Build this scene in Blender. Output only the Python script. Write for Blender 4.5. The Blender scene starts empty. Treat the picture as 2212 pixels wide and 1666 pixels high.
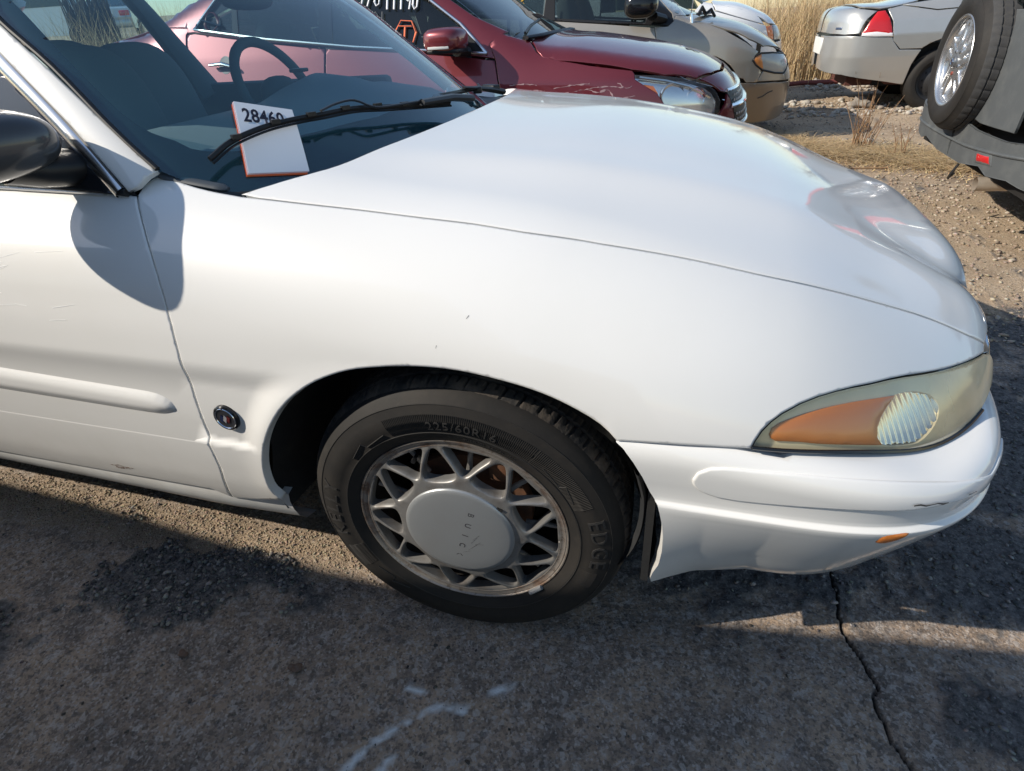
import bpy, bmesh, math, random
import numpy as np
from mathutils import Vector, Matrix
from mathutils.geometry import delaunay_2d_cdt
random.seed(7); RNG = np.random.default_rng(7)
R = math.radians
SC = bpy.context.scene
COL = SC.collection

# ------------------------------------------------------------------ camera, sky, sun, exposure
cam_d = bpy.data.cameras.new('camera'); cam = bpy.data.objects.new('camera', cam_d); COL.objects.link(cam)
cam_d.sensor_width = 36; cam_d.sensor_fit = 'HORIZONTAL'; cam_d.lens = 36 * 1226.2 / 2212
cam_d.clip_start = 0.02; cam_d.clip_end = 600
CR = Vector((0.9590, 0.2760, -0.0590)); CU = Vector((-0.1020, 0.5350, 0.8390)); CF = Vector((-0.2630, 0.7990, -0.5410))
cam.matrix_world = Matrix(((CR.x, CU.x, -CF.x, 0.3781), (CR.y, CU.y, -CF.y, -0.7105), (CR.z, CU.z, -CF.z, 1.2003), (0, 0, 0, 1)))
SC.camera = cam
LIGHT = Vector((1.35, 0.65, -1.0)).normalized()          # the way sunlight travels
world = bpy.data.worlds.new('World'); SC.world = world; world.use_nodes = True
wn = world.node_tree; bg = wn.nodes['Background']
sky = wn.nodes.new('ShaderNodeTexSky'); sky.sky_type = 'NISHITA'; sky.sun_disc = False
sky.sun_elevation = math.asin(-LIGHT.z); sky.sun_rotation = math.atan2(-LIGHT.x, -LIGHT.y)
sky.air_density = 1.1; sky.dust_density = 0.35; sky.ozone_density = 1.2
wn.links.new(sky.outputs[0], bg.inputs[0]); bg.inputs[1].default_value = 0.125
sun_d = bpy.data.lights.new('sun', 'SUN'); sun_d.energy = 4.2; sun_d.angle = R(0.53); sun_d.color = (1.0, 0.92, 0.80)
sun = bpy.data.objects.new('sun', sun_d); COL.objects.link(sun)
sun.rotation_euler = LIGHT.to_track_quat('-Z', 'Y').to_euler(); sun.location = (-6, -3, 6)
vs = SC.view_settings; vs.view_transform = 'Standard'; vs.look = 'None'; vs.gamma = 1; vs.use_curve_mapping = False
vs.exposure = 0.36
SC.cycles.max_bounces = 10; SC.cycles.transparent_max_bounces = 16; SC.cycles.transmission_bounces = 8

# ------------------------------------------------------------------ object helpers
def tag(o, label=None, cat=None, group=None, kind=None):
    if label: o['label'] = label
    if cat: o['category'] = cat
    if group: o['group'] = group
    if kind: o['kind'] = kind
    return o
def thing(name, loc, label, cat, group=None):
    o = bpy.data.objects.new(name, None); COL.objects.link(o); o.location = loc; o.empty_display_size = .1
    return tag(o, label, cat, group)
def link(name, me, mat, parent=None, label=None):
    o = bpy.data.objects.new(name, me); COL.objects.link(o)
    me.name = name
    if mat is not None and not me.materials: me.materials.append(mat)
    if parent is not None:
        o.parent = parent
        if parent.type == 'EMPTY': o.matrix_parent_inverse = Matrix.Translation(-Vector(parent.location))
    if label: o['label'] = label
    return o

class MB:
    """collects pieces of one mesh"""
    def __init__(s): s.v = []; s.f = []
    def add(s, v, f):
        n = len(s.v); s.v += [tuple(p) for p in v]; s.f += [tuple(n + i for i in q) for q in f]; return s
    def box(s, c, size, rot=None, bevel=0):
        bm = bmesh.new(); bmesh.ops.create_cube(bm, size=1)
        for v in bm.verts: v.co = Vector((v.co.x * size[0], v.co.y * size[1], v.co.z * size[2]))
        if bevel: bmesh.ops.bevel(bm, geom=bm.edges[:], offset=bevel, segments=2, affect='EDGES', profile=.5)
        m = Matrix.Translation(c) @ (rot.to_4x4() if rot is not None else Matrix.Identity(4))
        bm.verts.index_update()
        s.add([m @ v.co for v in bm.verts], [[v.index for v in f.verts] for f in bm.faces]); bm.free(); return s
    def tube(s, path, rad, seg=10, caps=True, closed=False, flat=1.0, up=(0, 0, 1)):
        P = [Vector(p) for p in path]; n = len(P); rings = []
        for i, p in enumerate(P):
            if closed: t = P[(i + 1) % n] - P[i - 1]
            else: t = P[min(i + 1, n - 1)] - P[max(i - 1, 0)]
            t.normalize(); u = Vector(up); a = t.cross(u)
            if a.length < 1e-4: a = t.cross(Vector((1, 0, 0)))
            a.normalize(); b = a.cross(t).normalized()
            r = rad[i] if isinstance(rad, (list, tuple)) else rad
            rings.append([p + a * (math.cos(k * 2 * math.pi / seg) * r) + b * (math.sin(k * 2 * math.pi / seg) * r * flat) for k in range(seg)])
        v = [q for rg in rings for q in rg]; f = []
        m = n if closed else n - 1
        for i in range(m):
            j = (i + 1) % n
            for k in range(seg):
                f.append((i * seg + k, i * seg + (k + 1) % seg, j * seg + (k + 1) % seg, j * seg + k))
        if caps and not closed: f.append(tuple(reversed(range(seg)))); f.append(tuple((n - 1) * seg + k for k in range(seg)))
        return s.add(v, f)
    def lathe(s, prof, fn, seg=64, closed=True):
        """prof: (r, off) pairs; fn(r, theta, off) -> point"""
        n = len(prof); v = []; f = []
        for k in range(seg):
            th = 2 * math.pi * k / seg
            v += [fn(r, th, o) for r, o in prof]
        for k in range(seg):
            j = (k + 1) % seg
            for i in range(n - 1): f.append((k * n + i, k * n + i + 1, j * n + i + 1, j * n + i))
        return s.add(v, f)
    def prism(s, poly, o, ex, ey, ez, h0, h1):
        o, ex, ey, ez = map(Vector, (o, ex, ey, ez)); n = len(poly)
        v = [o + ex * a + ey * b + ez * h0 for a, b in poly] + [o + ex * a + ey * b + ez * h1 for a, b in poly]
        f = [tuple(reversed(range(n))), tuple(range(n, 2 * n))] + [(i, (i + 1) % n, n + (i + 1) % n, n + i) for i in range(n)]
        return s.add(v, f)
    def build(s, name, mat, parent=None, smooth=40, label=None):
        me = bpy.data.meshes.new(name); me.from_pydata(s.v, [], s.f); me.update()
        bm = bmesh.new(); bm.from_mesh(me); bmesh.ops.recalc_face_normals(bm, faces=bm.faces[:]); bm.to_mesh(me); bm.free()
        if smooth:
            me.shade_smooth(); me.set_sharp_from_angle(angle=R(smooth))
        return link(name, me, mat, parent, label)

def ellipsoid(mb, c, r, p=2.0, nu=28, nv=16, rot=None):
    """super-ellipsoid"""
    v = []; f = []
    pw = lambda a: math.copysign(abs(a) ** (2 / p), a)
    for i in range(nv + 1):
        ph = -math.pi / 2 + math.pi * i / nv
        for k in range(nu):
            th = 2 * math.pi * k / nu
            q = Vector((r[0] * pw(math.cos(ph)) * pw(math.cos(th)), r[1] * pw(math.cos(ph)) * pw(math.sin(th)), r[2] * pw(math.sin(ph))))
            if rot is not None: q = rot @ q
            v.append(Vector(c) + q)
    for i in range(nv):
        for k in range(nu):
            f.append((i * nu + k, i * nu + (k + 1) % nu, (i + 1) * nu + (k + 1) % nu, (i + 1) * nu + k))
    return mb.add(v, f)

# ------------------------------------------------------------------ panels cut from smooth body fields
def smax(a, b, k):
    h = np.maximum(k - np.abs(a - b), 0) / k
    return np.maximum(a, b) + h * h * k * .25
def interp(x, xs, ys):
    xs = np.asarray(xs, float); ys = np.asarray(ys, float); m = np.gradient(ys, xs)
    i = np.clip(np.searchsorted(xs, x) - 1, 0, len(xs) - 2); h = xs[i + 1] - xs[i]; t = np.clip((x - xs[i]) / h, 0, 1)
    return (2*t**3-3*t**2+1)*ys[i] + (t**3-2*t**2+t)*h*m[i] + (-2*t**3+3*t**2)*ys[i+1] + (t**3-t**2)*h*m[i+1]
def plan(x, w, h, x0, L, n, m):
    u = np.maximum(x - x0, 0) / (L - x0); v = np.abs(w) / h
    g = u ** n + v ** m
    gx = n * np.maximum(u, 1e-6) ** (n - 1) / (L - x0); gw = m * np.maximum(v, 1e-6) ** (m - 1) / h
    gr = np.sqrt(gx ** 2 + gw ** 2); G = g ** (1 / m)
    Gr = (1 / m) * np.maximum(g, 1e-6) ** (1 / m - 1) * gr
    return (G - 1) / np.maximum(Gr, .3)
def grad(F, P, e=4e-4):
    g = np.stack([F(P + np.array(d) * e) - F(P - np.array(d) * e) for d in ((1, 0, 0), (0, 1, 0), (0, 0, 1))], 1)
    return g / np.maximum(np.linalg.norm(g, axis=1, keepdims=True), 1e-9)
def inpoly(p, poly):
    x, y = p[:, 0], p[:, 1]; c = np.zeros(len(p), bool); n = len(poly); j = n - 1
    for i in range(n):
        xi, yi = poly[i]; xj, yj = poly[j]
        if yi != yj: c ^= ((yi > y) != (yj > y)) & (x < (xj - xi) * (y - yi) / (yj - yi) + xi)
        j = i
    return c
def dpoly(p, poly):
    d = np.full(len(p), 1e9); n = len(poly)
    for i in range(n):
        a = np.array(poly[i]); b = np.array(poly[(i + 1) % n]); ab = b - a; L = ab @ ab
        t = np.clip(((p - a) @ ab) / max(L, 1e-12), 0, 1)
        d = np.minimum(d, np.hypot(*(p - a - t[:, None] * ab).T))
    return d
def resample(poly, step, keep=True):
    out = []; n = len(poly)
    for i in range(n):
        a = np.array(poly[i], float); b = np.array(poly[(i + 1) % n], float); m = max(1, int(round(np.linalg.norm(b - a) / step)))
        out += [tuple(a + (b - a) * k / m) for k in range(m)]
    return out
def curve(pts, step=.02):
    """Catmull-Rom through an open list of points (any dimension), even steps"""
    P = np.array(pts, float); Q = np.vstack([2 * P[0] - P[1], P, 2 * P[-1] - P[-2]]); out = []
    for i in range(1, len(Q) - 2):
        p0, p1, p2, p3 = Q[i - 1:i + 3]; m = max(1, int(np.linalg.norm(p2 - p1) / step))
        for k in range(m):
            t = k / m
            out.append(.5 * (2*p1 + (p2-p0)*t + (2*p0-5*p1+4*p2-p3)*t*t + (3*p1-p0-3*p2+p3)*t**3))
    out.append(P[-1]); return [tuple(q) for q in out]
def chaik(p, n=3):
    for _ in range(n):
        q = []
        for i in range(len(p)):
            a = np.array(p[i]); b = np.array(p[(i + 1) % len(p)]); q += [a * .78 + b * .22, a * .22 + b * .78]
        p = q
    return [tuple(x) for x in p]
def inset(poly, d):
    P = np.array(poly); n = len(P); A = 0
    x, y = P[:, 0], P[:, 1]; A = np.sum(x * np.roll(y, -1) - np.roll(x, -1) * y)
    T = np.roll(P, -1, 0) - np.roll(P, 1, 0); N = np.stack([-T[:, 1], T[:, 0]], 1) * (1 if A > 0 else -1)
    N /= np.maximum(np.linalg.norm(N, axis=1, keepdims=True), 1e-9)
    return P + N * d
def tri2d(outer, holes, step, edge=None, extra_ring=.004):
    """triangles inside outer minus holes; returns points, triangles, loops of boundary indices"""
    loops = [resample(l, edge or step) for l in [outer] + list(holes)]
    pts = []; edges = []; lp = []
    for l in loops:
        n0 = len(pts); pts += l; m = len(l); edges += [(n0 + i, n0 + (i + 1) % m) for i in range(m)]; lp.append(list(range(n0, n0 + m)))
    O = np.array(outer); lo, hi = O.min(0), O.max(0)
    xs = np.arange(lo[0], hi[0], step); ys = np.arange(lo[1], hi[1], step * .866); g = []
    for k, yy in enumerate(ys): g.append(np.stack([xs + (k % 2) * step / 2, np.full(len(xs), yy)], 1))
    g = np.vstack(g) if g else np.zeros((0, 2))
    if extra_ring:
        for i, l in enumerate(loops):
            r = inset(l, extra_ring if i == 0 else -extra_ring); g = np.vstack([g, r]) ; 
    m = inpoly(g, loops[0])
    for l in loops[1:]: m &= ~inpoly(g, l)
    g = g[m]; d = np.full(len(g), 1e9)
    for l in loops: d = np.minimum(d, dpoly(g, l))
    thr = extra_ring * .8 if extra_ring else step * .45
    g = g[d > thr]
    allp = [Vector(p) for p in pts] + [Vector(p) for p in g]
    v, e, f, ov, oe, of = delaunay_2d_cdt(allp, edges, [], 0, 1e-7)
    V = np.array([tuple(p) for p in v]); remap = {}
    for i, srcs in enumerate(ov):
        for s_ in srcs: remap[s_] = i
    T = np.array([t for t in f if len(t) == 3]); c = V[T].mean(1)
    k = inpoly(c, loops[0])
    for l in loops[1:]: k &= ~inpoly(c, l)
    T = T[k]; lp = [[remap[i] for i in l] for l in lp]
    return V, T, lp
def march(F, o, d, t0, t1, n=90):
    ts = np.linspace(t0, t1, n); N = len(o); d = np.broadcast_to(np.asarray(d, float), o.shape)
    v = F((o[:, None] + d[:, None] * ts[None, :, None]).reshape(-1, 3)).reshape(N, n)
    neg = v < 0; i = np.argmax(neg, 1); ok = neg.any(1) & (i > 0)
    lo = ts[np.maximum(i - 1, 0)]; hi = ts[i]
    for _ in range(24):
        mid = (lo + hi) / 2; s = F(o + d * mid[:, None]) < 0
        hi = np.where(s, mid, hi); lo = np.where(s, lo, mid)
    t = np.where(ok, (lo + hi) / 2, ts[np.argmin(v, 1)])
    return o + d * t[:, None], ok
def frame(d):
    d = np.array(d, float); d /= np.linalg.norm(d); up = np.array([0, 0, 1.]) if abs(d[2]) < .95 else np.array([0, 1., 0])
    e1 = np.cross(d, up); e1 /= np.linalg.norm(e1); return d, e1, np.cross(e1, d)
def panel(name, F, outline, d, mat, parent, step=.02, edge=None, s=None, holes=(), gap=.002, lip=.012, off=0., pad=None,
          mirror=None, seam=None, flat2d=False, label=None, soft=.0012, ret=False, planar=False):
    """outline: 3-D points (projected along d) or, with flat2d, points already in the panel's plane"""
    d, e1, e2 = frame(d)
    proj = lambda L: [tuple(p) for p in L] if flat2d else [(float(np.dot(p, e1)), float(np.dot(p, e2))) for p in np.array(L, float)]
    out = proj(outline); hs = [proj(h) for h in holes]
    out = resample(out, edge or step)
    if gap: out = [tuple(p) for p in inset(out, gap)]
    V, T, loops = tri2d(out, hs, step, edge, extra_ring=(.004 if not pad else pad[1] * .3))
    if s is None:
        q = np.array(outline, float) @ d; s = (q.min() - .5, q.max() + .5)
    o = e1 * V[:, :1] + e2 * V[:, 1:]
    P, ok = march(F, o, d, s[0], s[1])
    N = grad(F, P)
    if planar: N = np.repeat(-d[None], len(P), 0)
    bl = [l for l in loops]; bidx = np.array([i for l in bl for i in l])
    if off: P = P + N * off
    if pad:
        h, r = pad; dd = dpoly(V, out); u = np.minimum(dd / r, 1); hh = h * np.sin(u * math.pi / 2); P = P + N * hh[:, None]
    # winding so that faces look out
    fn = np.cross(P[T[:, 1]] - P[T[:, 0]], P[T[:, 2]] - P[T[:, 0]]); flip = (fn * N[T[:, 0]]).sum(1) < 0
    T[flip] = T[flip][:, ::-1]
    verts = [P]; nor = [N.copy()]; faces = [tuple(int(i) for i in t) for t in T]
    if pad:      # normals straight from the shape
        VN = np.zeros_like(P); fn = np.cross(P[T[:, 1]] - P[T[:, 0]], P[T[:, 2]] - P[T[:, 0]])
        for k in range(3): np.add.at(VN, T[:, k], fn)
        nor[0] = VN / np.maximum(np.linalg.norm(VN, axis=1, keepdims=True), 1e-12)
    nv = len(P)
    for li, l in enumerate(bl):
        L = np.array(l); Pb = P[L].copy(); Nb = N[L]
        tan = np.roll(Pb, -1, 0) - np.roll(Pb, 1, 0); outw = np.cross(tan, Nb); outw /= np.maximum(np.linalg.norm(outw, axis=1, keepdims=True), 1e-9)
        c2 = np.array([V[i] for i in l]); area = np.sum(c2[:, 0] * np.roll(c2[:, 1], -1) - np.roll(c2[:, 0], -1) * c2[:, 1])
        # outward = away from panel material
        cen = P[T].mean(1)
        test = Pb[0] + outw[0] * .002
        v2 = np.array([[np.dot(test, e1), np.dot(test, e2)]])
        inside = inpoly(v2, out)[0] if li == 0 else (not inpoly(v2, hs[li - 1])[0])
        if inside: outw = -outw
        if soft and not pad:
            verts[0][L] = Pb - Nb * soft; nn = Nb * .62 + outw * .6; nor[0][L] = nn / np.linalg.norm(nn, axis=1, keepdims=True); Pb = verts[0][L]
        if lip:
            m = len(L); a = nv; verts += [Pb, Pb - Nb * lip + outw * .0005]; nor += [outw, outw]; nv += 2 * m
            for i in range(m):
                j = (i + 1) % m
                if seam is not None and abs(Pb[i][1] - seam) < .004 and abs(Pb[j][1] - seam) < .004: continue
                faces.append((a + i, a + j, a + m + j, a + m + i))
    VV = np.vstack(verts); NN = np.vstack(nor)
    # fix lip winding against its normals
    ff = []
    for t in faces:
        q = VV[list(t[:3])]; n_ = np.cross(q[1] - q[0], q[2] - q[0])
        ff.append(t if n_ @ NN[t[0]] >= 0 else tuple(reversed(t)))
    faces = ff
    if mirror is not None:
        n0 = len(VV); M = VV.copy(); M[:, 1] = 2 * mirror - M[:, 1]; MN = NN.copy(); MN[:, 1] *= -1
        faces = faces + [tuple(n0 + i for i in reversed(t)) for t in faces]; VV = np.vstack([VV, M]); NN = np.vstack([NN, MN])
    me = bpy.data.meshes.new(name); me.from_pydata(VV.tolist(), [], faces); me.update(); me.shade_smooth()
    me.normals_split_custom_set_from_vertices(NN.tolist())
    ob = link(name, me, mat, parent, label)
    return (ob, P, V) if ret else ob
def mirrored(o, name, parent, yc):
    me = o.data.copy(); co = np.empty(len(me.vertices) * 3); me.vertices.foreach_get('co', co); co = co.reshape(-1, 3); co[:, 1] = 2 * yc - co[:, 1]
    fs = [tuple(reversed(p.vertices)) for p in me.polygons]
    m2 = bpy.data.meshes.new(name); m2.from_pydata(co.tolist(), [], fs); m2.update(); m2.shade_smooth(); m2.set_sharp_from_angle(angle=R(35))
    for m in me.materials: m2.materials.append(m)
    bpy.data.meshes.remove(me)
    return link(name, m2, None, parent)
def sheet(name, pts, F, d, s, mat, parent, off=.002, step=.01, label=None):
    """thin decal-like film lying on a body field (scratches, frit, seals)"""
    return panel(name, F, pts, d, mat, parent, step=step, s=s, gap=0, lip=0, soft=0, off=off, label=label)

# ------------------------------------------------------------------ materials
def nodes(m): m.use_nodes = True; return m.node_tree.nodes, m.node_tree.links
def mat(name, col, rough=.5, metal=0., coat=0., spec=.5, noise=None, bump=None, coat_rough=.03, trans=0., ior=1.45, alpha=1.0, scale=1.0):
    m = bpy.data.materials.new(name); n, l = nodes(m); b = n['Principled BSDF']
    b.inputs['Base Color'].default_value = (*col, 1); b.inputs['Roughness'].default_value = rough; b.inputs['Metallic'].default_value = metal
    b.inputs['Coat Weight'].default_value = coat; b.inputs['Coat Roughness'].default_value = coat_rough
    b.inputs['Specular IOR Level'].default_value = spec; b.inputs['Transmission Weight'].default_value = trans; b.inputs['IOR'].default_value = ior
    b.inputs['Alpha'].default_value = alpha
    tc = n.new('ShaderNodeTexCoord')
    if noise:      # (scale, second colour, amount)  uneven colour
        for sc_, c2, amt, lo, hi in (noise if isinstance(noise, list) else [noise]):
            t = n.new('ShaderNodeTexNoise'); t.inputs['Scale'].default_value = sc_; t.inputs['Detail'].default_value = 6; t.inputs['Roughness'].default_value = .62
            l.new(tc.outputs['Object'], t.inputs['Vector'])
            mr = n.new('ShaderNodeMapRange'); mr.inputs['From Min'].default_value = lo; mr.inputs['From Max'].default_value = hi; mr.inputs['To Max'].default_value = amt
            l.new(t.outputs['Fac'], mr.inputs['Value'])
            mx = n.new('ShaderNodeMix'); mx.data_type = 'RGBA'; l.new(mr.outputs[0], mx.inputs['Factor'])
            src = b.inputs['Base Color'].links[0].from_socket if b.inputs['Base Color'].links else None
            if src: l.new(src, mx.inputs['A'])
            else: mx.inputs['A'].default_value = (*col, 1)
            mx.inputs['B'].default_value = (*c2, 1); l.new(mx.outputs['Result'], b.inputs['Base Color'])
    if bump:
        t = n.new('ShaderNodeTexNoise'); t.inputs['Scale'].default_value = bump[0]; t.inputs['Detail'].default_value = 5
        l.new(tc.outputs['Object'], t.inputs['Vector'])
        bn = n.new('ShaderNodeBump'); bn.inputs['Strength'].default_value = bump[1]; bn.inputs['Distance'].default_value = bump[2]
        l.new(t.outputs['Fac'], bn.inputs['Height']); l.new(bn.outputs[0], b.inputs['Normal'])
    return m
def glass(name, tint, refl=1.0, rough=0.0, dark=0.0, base=(.02, .03, .03), ior=1.55):
    """thin sheet glass: tinted see-through with fresnel reflection; dark, base = share and colour of a diffuse veil"""
    m = bpy.data.materials.new(name); n, l = nodes(m); n.remove(n['Principled BSDF']); out = n['Material Output']
    tr = n.new('ShaderNodeBsdfTransparent'); tr.inputs[0].default_value = (*tint, 1)
    df = n.new('ShaderNodeBsdfDiffuse'); df.inputs[0].default_value = (*base, 1)
    m1 = n.new('ShaderNodeMixShader'); m1.inputs[0].default_value = dark; l.new(tr.outputs[0], m1.inputs[1]); l.new(df.outputs[0], m1.inputs[2])
    gl = n.new('ShaderNodeBsdfGlossy'); gl.inputs['Roughness'].default_value = rough; gl.inputs[0].default_value = (refl, refl, refl, 1)
    fr = n.new('ShaderNodeFresnel'); fr.inputs[0].default_value = 1.6
    geo = n.new('ShaderNodeNewGeometry'); mr = n.new('ShaderNodeMapRange'); mr.inputs['To Min'].default_value = ior; mr.inputs['To Max'].default_value = 1 / ior
    l.new(geo.outputs['Backfacing'], mr.inputs['Value']); l.new(mr.outputs[0], fr.inputs[0])
    m2 = n.new('ShaderNodeMixShader'); l.new(fr.outputs[0], m2.inputs[0]); l.new(m1.outputs[0], m2.inputs[1]); l.new(gl.outputs[0], m2.inputs[2])
    l.new(m2.outputs[0], out.inputs[0]); return m

# ------------------------------------------------------------------ shared materials
M_white = mat('white_paint', (.80, .79, .76), rough=.42, coat=1.0, coat_rough=.055, spec=.35, noise=(3.0, (.74, .73, .69), .35, .45, .75))
M_white_in = mat('white_paint_edge', (.6, .6, .58), rough=.6)
M_black = mat('black_plastic', (.012, .012, .013), rough=.42, spec=.4, bump=(240, .15, .001))
M_blackgloss = mat('black_gloss', (.010, .011, .013), rough=.12, spec=.5)
M_rubber = mat('rubber_seal', (.018, .018, .018), rough=.55)
M_dark = mat('underbody', (.012, .011, .010), rough=.9)
M_liner = mat('liner_felt', (.016, .016, .016), rough=.85, noise=(14, (.05, .043, .036), .6, .5, .8), bump=(60, .4, .004))
M_chrome = mat('chrome', (.82, .83, .85), rough=.07, metal=1)
M_brushed = mat('bright_trim', (.70, .70, .70), rough=.2, metal=1)
M_tyre = mat('tyre_rubber', (.020, .0185, .017), rough=.70, spec=.35, noise=[(9, (.040, .034, .028), .6, .42, .72), (55, (.06, .05, .04), .25, .55, .8)], bump=(180, .2, .001))
M_tread = mat('tyre_tread', (.030, .028, .026), rough=.85, noise=[(18, (.17, .13, .095), .75, .42, .68)], bump=(120, .5, .003))
M_letter = mat('tyre_letter', (.036, .034, .032), rough=.5)
M_alloy = mat('alloy_paint', (.25, .245, .235), rough=.44, metal=.55, noise=[(30, (.15, .125, .105), .75, .48, .74), (6, (.34, .32, .30), .5, .45, .7)])
M_cap = mat('cap_plastic', (.37, .385, .39), rough=.36, metal=.55, noise=[(16, (.36, .36, .36), .6, .45, .7)])
M_rimlip = mat('rim_lip', (.36, .32, .28), rough=.42, metal=.65, noise=[(22, (.19, .105, .065), .85, .51, .66), (80, (.11, .075, .055), .8, .55, .69)])
M_wheelin = mat('wheel_barrel', (.022, .019, .017), rough=.7, metal=.3, noise=(20, (.10, .065, .045), .6, .5, .75))
M_rust = mat('brake_rust', (.16, .07, .035), rough=.8, noise=(40, (.09, .05, .03), .8, .4, .6))
M_amber = mat('amber_lens', (.60, .19, .035), rough=.22, coat=.6, spec=.5, noise=(5, (.50, .15, .03), .5, .4, .7))
M_red = mat('red_lens', (.55, .012, .012), rough=.18, coat=1.0)
M_silver_refl = mat('reflector_bowl', (.80, .79, .75), rough=.16, metal=1)
M_interior = mat('interior_grey', (.085, .095, .10), rough=.75, bump=(300, .2, .001))
M_dash = mat('dashboard_vinyl', (.16, .18, .19), rough=.55, bump=(260, .2, .001))
M_seat = mat('seat_cloth', (.12, .135, .14), rough=.9)
M_ws = glass('windshield_glass', (.55, .79, .84), refl=1.0, dark=.085, base=(.12, .37, .48), ior=1.85)  # teal veil puts the sky reflection and haze into the glass colour
M_sideglass = glass('side_glass', (.55, .66, .66))
M_farglass = glass('car_glass', (.34, .42, .42), dark=.25, base=(.02, .028, .03))
M_lens = None
def scratch_mat(): return mat('scratched_paint', (.07, .065, .06), rough=.8)
M_scratch = scratch_mat()
def text_mesh(txt, size, font=None, res=3, spacing=1.0, extrude=0.0, bevel=0.0, fat=0.0):
    c = bpy.data.curves.new('lettering', 'FONT'); c.body = txt; c.size = size; c.resolution_u = res; c.space_character = spacing
    c.align_x = 'CENTER'; c.align_y = 'CENTER'; c.extrude = extrude; c.bevel_depth = bevel; c.offset = fat
    o = bpy.data.objects.new('lettering', c); COL.objects.link(o)
    me = bpy.data.meshes.new_from_object(o.evaluated_get(bpy.context.evaluated_depsgraph_get())); bpy.data.objects.remove(o); bpy.data.curves.remove(c)
    return me

# road dirt that has dried on the lower edge of the white bodywork
def add_dirt(m, z0, z1, col, amt):
    n, l = nodes(m); b = n['Principled BSDF']; tc = n.new('ShaderNodeTexCoord'); sx_ = n.new('ShaderNodeSeparateXYZ'); l.new(tc.outputs['Object'], sx_.inputs[0])
    t = n.new('ShaderNodeTexNoise'); t.inputs['Scale'].default_value = 9; t.inputs['Detail'].default_value = 8; t.inputs['Roughness'].default_value = .7; l.new(tc.outputs['Object'], t.inputs['Vector'])
    mr = n.new('ShaderNodeMapRange'); mr.inputs['From Min'].default_value = z1; mr.inputs['From Max'].default_value = z0; l.new(sx_.outputs['Z'], mr.inputs['Value'])
    mu = n.new('ShaderNodeMath'); mu.operation = 'MULTIPLY'; l.new(mr.outputs[0], mu.inputs[0]); l.new(t.outputs['Fac'], mu.inputs[1])
    m2 = n.new('ShaderNodeMath'); m2.operation = 'MULTIPLY'; m2.inputs[1].default_value = amt; m2.use_clamp = True; l.new(mu.outputs[0], m2.inputs[0])
    mx = n.new('ShaderNodeMix'); mx.data_type = 'RGBA'; l.new(m2.outputs[0], mx.inputs['Factor'])
    src = b.inputs['Base Color'].links[0].from_socket; l.new(src, mx.inputs['A']); mx.inputs['B'].default_value = (*col, 1); l.new(mx.outputs['Result'], b.inputs['Base Color'])
    rr_ = n.new('ShaderNodeMapRange'); rr_.inputs['To Min'].default_value = .42; rr_.inputs['To Max'].default_value = .8; l.new(m2.outputs[0], rr_.inputs['Value']); l.new(rr_.outputs[0], b.inputs['Roughness'])
add_dirt(M_white, .27, .52, (.36, .31, .25), .55)

# ------------------------------------------------------------------ the white sedan in front
D_gap = [(-0.4011, 0.1608, 0.9605), (-0.2656, 0.1637, 0.9481), (-0.1646, 0.1667, 0.9391), (-0.0431, 0.1669, 0.9278), (0.0434, 0.1685, 0.9198), (0.1274, 0.1678, 0.9089), (0.2187, 0.1751, 0.8966), (0.2546, 0.1775, 0.8905), (0.3265, 0.1857, 0.8782), (0.3947, 0.1948, 0.8646), (0.4985, 0.2105, 0.8389), (0.5838, 0.2347, 0.8144), (0.6692, 0.2701, 0.7828), (0.7682, 0.3134, 0.7421), (0.8268, 0.3333, 0.7153), (0.877, 0.3499, 0.6888), (0.9135, 0.369, 0.666)]
D_hood_rear = [(-0.4032, 0.1645, 0.9628), (-0.3573, 0.1973, 0.9728), (-0.2876, 0.2745, 0.983), (-0.2488, 0.4086, 0.9923), (-0.2171, 0.5969, 0.9983), (-0.2012, 0.7596, 1.0009), (-0.2141, 0.9971, 1.003), (-0.2292, 1.177, 1.0022), (-0.2562, 1.3181, 0.9999), (-0.2895, 1.4342, 0.9974)]
D_door_gap = [(-0.6135, 0.136, 0.9644), (-0.5904, 0.1077, 0.9394), (-0.5706, 0.0853, 0.9133), (-0.5519, 0.0641, 0.8817), (-0.5369, 0.046, 0.846), (-0.5275, 0.0331, 0.8107), (-0.5214, 0.0195, 0.7574), (-0.5217, 0.0112, 0.7087), (-0.5261, 0.0125, 0.6476), (-0.5274, 0.0136, 0.6326), (-0.5323, 0.0112, 0.5765), (-0.537, 0.0116, 0.4991), (-0.5375, 0.0029, 0.4877), (-0.5419, 0.0085, 0.4155), (-0.5773, 0.0349, 0.2928)]
D_f_top = [(-0.6152, 0.1431, 0.9695), (-0.6105, 0.1602, 0.9805), (-0.6011, 0.1724, 0.9873), (-0.5901, 0.1814, 0.9908), (-0.5862, 0.1832, 0.9912), (-0.5566, 0.177, 0.9851), (-0.5004, 0.1673, 0.9742), (-0.4487, 0.1627, 0.9664), (-0.4034, 0.1615, 0.9611)]
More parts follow.
